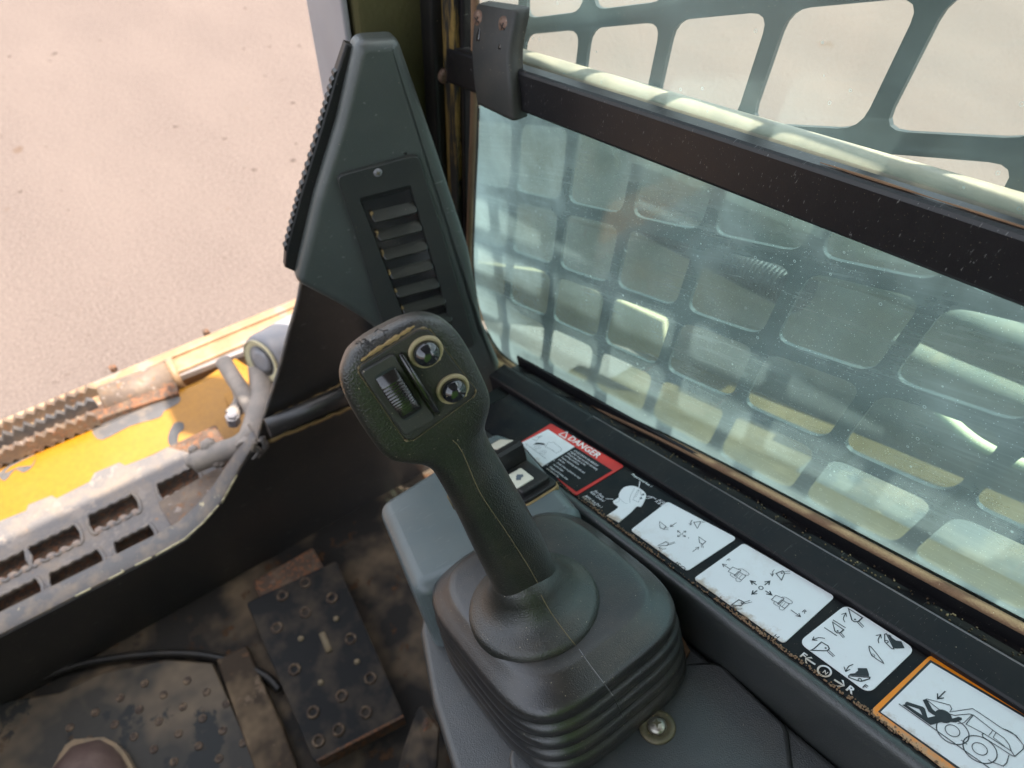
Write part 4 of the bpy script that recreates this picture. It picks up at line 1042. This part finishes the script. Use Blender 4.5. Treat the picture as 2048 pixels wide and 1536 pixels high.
zf = Zm(1580, 1200, 7.315)
d3 = dsl([(1692, 1209), (1831, 1298), (1738, 1387), (1597, 1284)], .0055, MAT['white'], 'pattern_decal'); d3['label'] = 'white rounded decal with three buckets and three foot pedals'
mb = MB()
bucket(mb, zf((855, 125), (1060, 258), (1000, 315), (940, 318), (905, 290)), .0008, [zf((985, 325), (1062, 405)), zf((1008, 312), (1082, 388))], zf((952, 284))[0])
bucket(mb, zf((622, 322), (785, 435), (735, 478), (690, 482), (655, 450)), .0007, [zf((720, 490), (782, 555)), zf((740, 475), (802, 545))], zf((697, 453))[0])
st_(mb, zf((500, 402), (685, 522)), .0006); st_(mb, zf((628, 290), (815, 408)), .0006)
bucket(mb, zf((302, 735), (348, 715), (460, 615), (555, 670), (575, 710), (550, 742), (340, 738)), .0007, [zf((548, 752), (636, 832)), zf((572, 738), (655, 818))], zf((522, 702))[0])
for L, hd in ((((805, 325), (780, 270), (815, 195)), ((750, 210), (818, 190), (828, 245))), (((512, 562), (420, 550), (335, 580)), ((350, 535), (328, 585), (400, 588))), (((925, 942), (860, 970), (815, 1040)), ((790, 975), (815, 1045), (880, 1012))), (((1300, 632), (1290, 575), (1325, 510)), ((1255, 520), (1328, 505), (1335, 560)))):
    st_(mb, zf(*L), .0005, sm=4); st_(mb, zf(*hd), .0005)
st_(mb, zf((1155, 690), (1185, 685), (1360, 905), (1340, 910), (1190, 800)), .0005, True, 2); circ(mb, zf((1215, 808))[0], .0009, .0003)
st_(mb, zf((1385, 600), (1385, 500), (1410, 492), (1520, 715), (1490, 712), (1390, 615)), .0006, True); circ(mb, zf((1412, 608))[0], .0009, .0005)
fl_(mb, zf((1425, 500), (1470, 515), (1490, 550), (1550, 592), (1630, 605), (1678, 705), (1560, 710), (1522, 705)))
st_(mb, zf((855, 1108), (1170, 1130), (1165, 1150), (1040, 1190), (990, 1180), (860, 1130)), .0006, True); circ(mb, zf((1022, 1168))[0], .0009, .0005)
fl_(mb, zf((860, 1098), (880, 1078), (950, 1070), (995, 1030), (990, 995), (1125, 998), (1155, 1080), (1155, 1118)))
tx(mb, 'F', zf((1050, 1268))[0], .0042, .012, 1.15)
mb.build('pictogram', MAT['ink'], d3)
mb = MB()
circ(mb, zf((503, 1040))[0], .0036, .0011); tx(mb, 'N', zf((470, 1055))[0], .0034, .03)
tx(mb, 'R', zf((805, 1305))[0], .0062, .03, 1.15); tx(mb, 'F', zf((135, 815))[0], .0058, .03, 1.15)
for a, b in (((645, 1165), (800, 1260)), ((370, 945), (220, 845))):
    h = hl(); A, B_ = onH(*zf(a)[0], h), onH(*zf(b)[0], h); d = (B_ - A).normalized(); n = EN.cross(d)
    mb.add([A + n * .0006, A - n * .0006, B_ - d * .001 - n * .0006, B_ - d * .0034 - n * .0026, B_ - d * .0022 - n * .0030, B_, B_ - d * .0022 + n * .0030, B_ - d * .0034 + n * .0026, B_ - d * .001 + n * .0006], [[0, 1, 2, 3, 4, 5, 6, 7, 8]])
mb.build('gear_lettering', MAT['text'], dc)

zo = Zm(1740, 1300, 6.51)
d4 = dsl(zo((790, 60), (2600, 1120), (1700, 2130), (0, 795)), .0035, MAT['orange'], 'crush_decal'); d4['label'] = 'orange framed decal of person under machine arm'
dsl(zo((785, 128), (2490, 1130), (1740, 1980), (105, 800)), .0002, MAT['ink'], 'inner_border', H1 + .0002, .0003, d4)
dsl(zo((795, 165), (2440, 1135), (1740, 1930), (140, 805)), .0002, MAT['white'], 'picture_field', H1 + .0004, .0003, d4)
H1 += .0005
mb = MB()
arrow(mb, *zo((980, 535), (880, 635)), .0006, .0030)
fl_(mb, zo((420, 715), (460, 705), (690, 855), (760, 880), (880, 850), (930, 830), (1000, 880), (1030, 905), (940, 935), (790, 978), (700, 915)))
fl_(mb, zo((455, 690), (480, 672), (690, 740), (715, 765), (750, 880), (690, 870), (660, 800), (640, 770), (460, 710)))
fl_(mb, zo((685, 650), (735, 635), (815, 770), (900, 840), (870, 865), (810, 835), (760, 800)))
fl_(mb, zo((1010, 912), (1150, 870), (1190, 880), (1200, 905), (1120, 942), (1000, 930)))
disc(mb, zo((955, 862))[0], .0040)
for c, r in (((1075, 1055), .0074), ((1430, 1292), .0074)): circ(mb, zo(c)[0], r, .0005); circ(mb, zo((c[0] - 2, c[1] - 6))[0], r * .45, .0004)
st_(mb, zo((375, 700), (1560, 1540), (1900, 1790)), .0005)
st_(mb, zo((735, 635), (1040, 715), (1065, 765), (1040, 805), (1335, 762), (1560, 910), (1720, 1020), (1900, 1110), (2000, 1240)), .0004)
st_(mb, zo((740, 650), (940, 805), (1100, 850), (1290, 832), (1345, 845), (1600, 1045), (1750, 1150), (1810, 1230), (1840, 1320)), .0004)
st_(mb, zo((1345, 845), (1250, 965), (1480, 1085), (1840, 1315), (1885, 1385), (1850, 1375), (1470, 1130), (1460, 1095), (1480, 1085)), .0004)
st_(mb, zo((1140, 960), (1225, 945), (1325, 845)), .0003); st_(mb, zo((1600, 1045), (1545, 1115)), .0003); st_(mb, zo((1640, 1075), (1605, 1135), (1760, 1260)), .0003)
st_(mb, zo((1185, 1170), (1265, 1228)), .0004); st_(mb, zo((1540, 1425), (1570, 1450), (1735, 1512), (1780, 1470), (1810, 1365)), .0004)
st_(mb, zo((2000, 1240), (1995, 1290), (1885, 1385)), .0004); st_(mb, zo((1720, 1020), (1850, 1075), (1970, 1200)), .0004, sm=3)
mb.build('pictogram', MAT['ink'], d4)
H1 -= .0005
# dust banked along the ridge side of the strip
mb = MB()
for k in range(700):
    s = random.choice((random.uniform(-.02, .42), random.gauss(.205, .02), random.gauss(.33, .03), random.gauss(.13, .02))); x = .2326 + abs(random.gauss(0, .0014)); r = random.uniform(.0002, .0008)
    lathe([(r, -.0004), (r * .85, r * .2), (.0002, r * .3)], C(x, s, SHELF + .0010), EN, 6, mb)
o = mb.build('ridge_dirt', MAT['sealdust'], dc); o['kind'] = 'stuff'

# ================================================================== JOYSTICK
JB = at(1060, 1190, .455); JH = at(825, 765, .335)
ja = (JH - JB).normalized(); v_ = (CAM - JH).normalized(); jn = (v_ - ja * v_.dot(ja)).normalized(); jl = ja.cross(jn)
def J(u, w, o): return JB + ja * u + jl * w + jn * o
def onF(x, y, o): return onp(x, y, JB + jn * o, jn)
js = thing('joystick', C(.143, .307, -.44), 'black rubber control joystick with buttons and pleated boot', 'joystick')
def shear(u, t): return u + .42 * t * max(0, min(1, (u - .175) / .045))
sec = [  # u, left, right, front, back, sharpness front, back
 (-.040, .0190, .0215, .0175, .0175, 2.2, 2.2), (.000, .0182, .0222, .0170, .0170, 2.2, 2.2), (.030, .0176, .0238, .0168, .0170, 2.25, 2.2), (.066, .0160, .0238, .0165, .0172, 2.3, 2.2), (.107, .0134, .0222, .0160, .0175, 2.3, 2.2),
 (.130, .0128, .0210, .0158, .0172, 2.4, 2.2), (.144, .0134, .0208, .0158, .0172, 2.6, 2.3), (.1535, .0170, .0222, .0158, .0172, 3.2, 2.6), (.1600, .0226, .0252, .0160, .0172, 4.2, 3.0), (.1670, .0278, .0288, .0163, .0172, 5.5, 3.4),
 (.1755, .0298, .0306, .0166, .0174, 7, 3.6), (.190, .0304, .0308, .0167, .0176, 7, 3.6), (.203, .0300, .0302, .0167, .0176, 7, 3.6), (.212, .0288, .0286, .0166, .0172, 7, 3.5), (.2185, .0266, .0260, .0162, .0165, 6.5, 3.4), (.2235, .0224, .0220, .0150, .0150, 5.5, 3.2), (.2270, .0180, .0168, .0122, .0122, 4.5, 3), (.2290, .0110, .0098, .0075, .0075, 3.5, 2.6)]
NP = 72
def jring(p):
    u, wl, wr, tf, tb, ef, eb = p; R = []
    for k in range(NP):
        a = 2 * math.pi * k / NP; c, s = math.cos(a), math.sin(a); e = ef if s > 0 else eb
        w = (wr if c > 0 else wl) * math.copysign(abs(c) ** (2 / e), c); t = (tf if s > 0 else tb) * math.copysign(abs(s) ** (2 / e), s)
        R.append(J(shear(u, t), w, t))
    return R
def interp(sec, n):
    out = []
    for i in range(len(sec) - 1):
        p0, p1, p2, p3 = [sec[max(0, min(len(sec) - 1, j))] for j in (i - 1, i, i + 1, i + 2)]
        for k in range(n):
            t = k / n; out.append(tuple(.5 * (2 * b + (c - a) * t + (2 * a - 5 * b + 4 * c - d) * t * t + (3 * b - a - 3 * c + d) * t ** 3) for a, b, c, d in zip(p0, p1, p2, p3)))
    return out + [sec[-1]]
gm = loft([jring(p) for p in interp(sec, 6)])
grip = gm.build('grip', MAT['grip'], js, fix=True)
gb = gm.bvh()
# mould seam down the handle
sm_ = dense([(905, 880), (925, 905), (960, 985), (1010, 1060), (1052, 1125), (1075, 1165), (1090, 1195)], 8)
tube(drape(sm_, gb, -.00008), .00024, 6).build('mould_seam', MAT['seam'], grip)
# scuffs on the top edge of the head
mb = MB()
for k in range(26):
    c = (728 + random.gauss(0, 9), 686 + random.gauss(0, 5))
    P = drape([(c[0] + random.uniform(-5, 5), c[1] + random.uniform(-3, 3)) for _ in range(3)], gb, .0001)
    if len(P) == 3: tube(P, .00018, 4, mb)
for L in ([(748, 648), (756, 658), (766, 662), (770, 672)], [(756, 658), (750, 664)], [(766, 662), (776, 660)]):
    P = drape(dense(L, 3), gb, .0001)
    if len(P) > 2: tube(P, .00025, 5, mb)
o = mb.build('scuff', MAT['black'], grip); o['kind'] = 'stuff'
FO = .0178
fpx = [(714, 737), (851, 650), (955, 786), (816, 887)]
frad = [.004, .007, .005, .005]
slab(rpoly([onF(x, y, FO) for x, y in fpx], frad, 7), jn, .004, .0006, 3).build('face_plate', MAT['face'], js)
# dust caught in the joint round the plate
jt = rpoly([onF(x, y, FO - .0006) for x, y in fpx], frad, 7); cen = sum(jt, Vector()) / len(jt)
jt = [p + (p - cen).normalized() * .0007 for p in jt]; jt.append(jt[0])
dj = catmull(jt, 3)
tube(dj, lambda t: .00012 + .00055 * max(0, math.sin(t * 40) * math.sin(t * 17 + 2)) ** .7, 6).build('dust_line', MAT['seam'], js)
db = drape(dense([(726, 712), (760, 694), (792, 674), (824, 652)], 5), gb, .0003)
db = [onF(x, y, FO - .0012) for x, y in dense([(722, 722), (750, 702), (785, 680), (812, 663), (829, 652)], 9)]
tube(db, lambda t: .0003 + (.0008 + .0005 * math.sin(t * 37) * math.sin(t * 13)) * math.sin(math.pi * min(1, t * 1.02)) ** .5, 8, flat=.5, up=jn).build('dust_bank', MAT['dust'], js)
# roller housing with ribbed thumb roller
HO = FO + .0016
slab(rpoly([onF(x, y, HO) for x, y in [(721, 746), (787, 708), (872, 838), (811, 872)]], .0022, 4), jn, .003, .0006, 3).build('roller_housing', MAT['housing'], js)
hole_ = [(747, 755), (789, 731), (847, 818), (808, 845)]
slab(rpoly([onF(x, y, HO + .00015) for x, y in hole_], .0025, 4), jn, .0005, 0).build('roller_slot', MAT['ink'], js)  # flat black sheet painted for the dark gap round the roller
A = (onF(747, 755, HO) + onF(789, 731, HO)) / 2; B_ = (onF(808, 845, HO) + onF(847, 818, HO)) / 2
mid = (A + B_) / 2; ud = (A - B_).normalized(); wl_ = jn.cross(ud); wl_ = wl_ if wl_.dot(jl) > 0 else -wl_
rad_ = .0185; cR = mid - jn * (rad_ - .0056); W_ = .0053
rings = []
for wx, rs in ((-W_, .90), (-W_ * .96, .97), (-W_ * .86, 1.0), (W_ * .86, 1.0), (W_ * .96, .97), (W_, .90)):
    ring = []
    for k in range(360):
        a = 2 * math.pi * k / 360; aa = a if a < math.pi else a - 2 * math.pi
        r = rad_ * rs
        if abs(aa) < .50 and abs(wx) <= W_ * .87:
            ph = aa / .085; r += .00055 * (abs(math.cos(math.pi * ph)) ** 1.5) - .0003
        elif abs(aa) >= .5: r += .0002
        ring.append(cR + wl_ * wx + jn * (r * math.cos(a)) + ud * (r * math.sin(a)))
    rings.append(ring)
loft(rings).build('thumb_roller', MAT['gloss'], js, fix=True)
# guard fin between roller and buttons
N = 18; rings = []
A, B_ = onF(800, 706, FO), onF(876, 826, FO); fd = (B_ - A).normalized(); fw = jn.cross(fd); fw = fw if fw.dot(jl) > 0 else -fw
for k in range(N + 1):
    t = k / N; hgt = .0060 * (1 - abs(2 * t - 1) ** 2.6) + .0012; c = A.lerp(B_, t); hw_ = .00135 * (1 - .3 * abs(2 * t - 1) ** 4)
    rings.append([c - fw * hw_ * 1.1 - jn * .002, c - fw * hw_ + jn * (hgt - .0006), c - fw * (hw_ - .0005) + jn * hgt, c + fw * (hw_ - .0005) + jn * hgt, c + fw * hw_ + jn * (hgt - .0006), c + fw * hw_ * 1.1 - jn * .002])
loft(rings).build('guard_fin', MAT['gloss'], js, fix=True)
# push buttons
for q, lab in (((851, 703), 'upper domed black button'), ((905, 777), 'lower domed black button')):
    P = onF(*q, FO)
    rg_ = lathe([(.0081, -.001), (.0081, .0007), (.0077, .0012), (.0062, .0012), (.0060, .0006)], P, jn, 40).build('button_ring', MAT['bezel'], js)
    bt = lathe([(.0060, -.001), (.0061, .0012), (.0060, .0022)] + [(.0060 * math.cos(a), .0022 + .0046 * math.sin(a)) for a in [math.pi / 2 * k / 10 for k in range(1, 11)]], P, jn, 40).build('push_button', MAT['button'], js)
    bt['label'] = lab
    Q = P + (jl * .0035 - ja * .0055).normalized() * .0069 + jn * .0013
    lathe([(.0011, -.0004), (.001, .0003), (.0002, .0004)], Q, jn, 12).build('index_mark', MAT['bezel'], rg_)
# trigger edge peeping out on the left of the handle
P = at(905, 1008, .398)
slab([at(900, 985, .395), at(914, 1012, .398), at(909, 1022, .40), at(897, 1000, .397)], jn, .003, .0006).build('trigger', MAT['brass'], js)

# ---- boot
CX, CS = .1435, .3075; HX, HS = .0690, .0795
def bring(k, h, e=4.6, cx=CX, cs=CS, kx=1.0):
    R = []
    for i in range(96):
        a = 2 * math.pi * i / 96; c, s = math.cos(a), math.sin(a)
        R.append(C(cx + HX * k * kx * math.copysign(abs(c) ** (2 / e), c), cs + HS * k * math.copysign(abs(s) ** (2 / e), s), h))
    return R
bp = [(.30, -.3590), (.60, -.3605), (.74, -.3612), (.795, -.3618), (.815, -.3628), (.84, -.3650), (.90, -.3690), (.955, -.3722), (.982, -.3745), (.993, -.3775), (.992, -.3805), (.982, -.3835)]
h = -.3835; k = 1.0
for i in range(4):
    kk = 1.0 + i * .006
    bp += [(kk - .020, h - .0012), (kk - .019, h - .0024), (kk - .004, h - .0040), (kk + .006, h - .0058), (kk + .010, h - .0080), (kk + .006, h - .0104)]
    h -= .0122
bp += [(1.01, h - .003), (1.01, h - .012)]
bmh = loft([bring(k, h, 3.5 + 1.6 * max(0, (k - .7))) for k, h in bp], cap=(True, False))
boot = bmh.build('boot', MAT['boot'], js, fix=True)
bb = bmh.bvh()
tube(drape(dense([(1158, 1298), (1180, 1330), (1212, 1372), (1226, 1392)], 5), bb, .0), .00026, 6).build('seam_ridge', MAT['greysteel'], boot)
tube(drape(dense([(1228, 1396), (1240, 1420), (1246, 1434)], 5), bb, .0001), .0004, 6).build('seam_ridge', MAT['grip'], boot)
# ---- collar flaring from the boot into the handle
cp = [(.0440, -.3640), (.0442, -.3605), (.0436, -.3575), (.0420, -.3552), (.0390, -.3532), (.0345, -.3506), (.0305, -.3470), (.0270, -.3420), (.0242, -.3365), (.0222, -.3310), (.0196, -.3255), (.0160, -.3205)]
c0 = C(.1285, .2975, -.364)
rings = []
def axis_pt(h):   # grip axis at console height h
    t = (C(0, 0, h) - JB).dot(EN) / ja.dot(EN); return JB + ja * t + jl * .0015
for i, (r, h) in enumerate(cp):
    f = max(0, (h + .3575) / .03); f = min(1, f)
    c = (c0 + EN * (h + .364)).lerp(axis_pt(h), f ** .8)
    rings.append([c + EX * (r * math.cos(a)) + ES * (r * math.sin(a)) for a in [2 * math.pi * q / 72 for q in range(72)]])
R2 = []
cols_ = [catmull([rings[i][q] for i in range(len(rings))], 4) for q in range(72)]
cm = loft([[cols_[q][i] for q in range(72)] for i in range(len(cols_[0]))], cap=(False, False))
col_ = cm.build('collar', MAT['grip'], js, fix=True)
cb_ = cm.bvh()
P = drape(dense([(1082, 1190), (1100, 1222), (1125, 1258), (1152, 1292)], 6), cb_, .0001)
if len(P) > 2: tube(P, .0003, 6).build('mould_seam', MAT['seam'], col_)
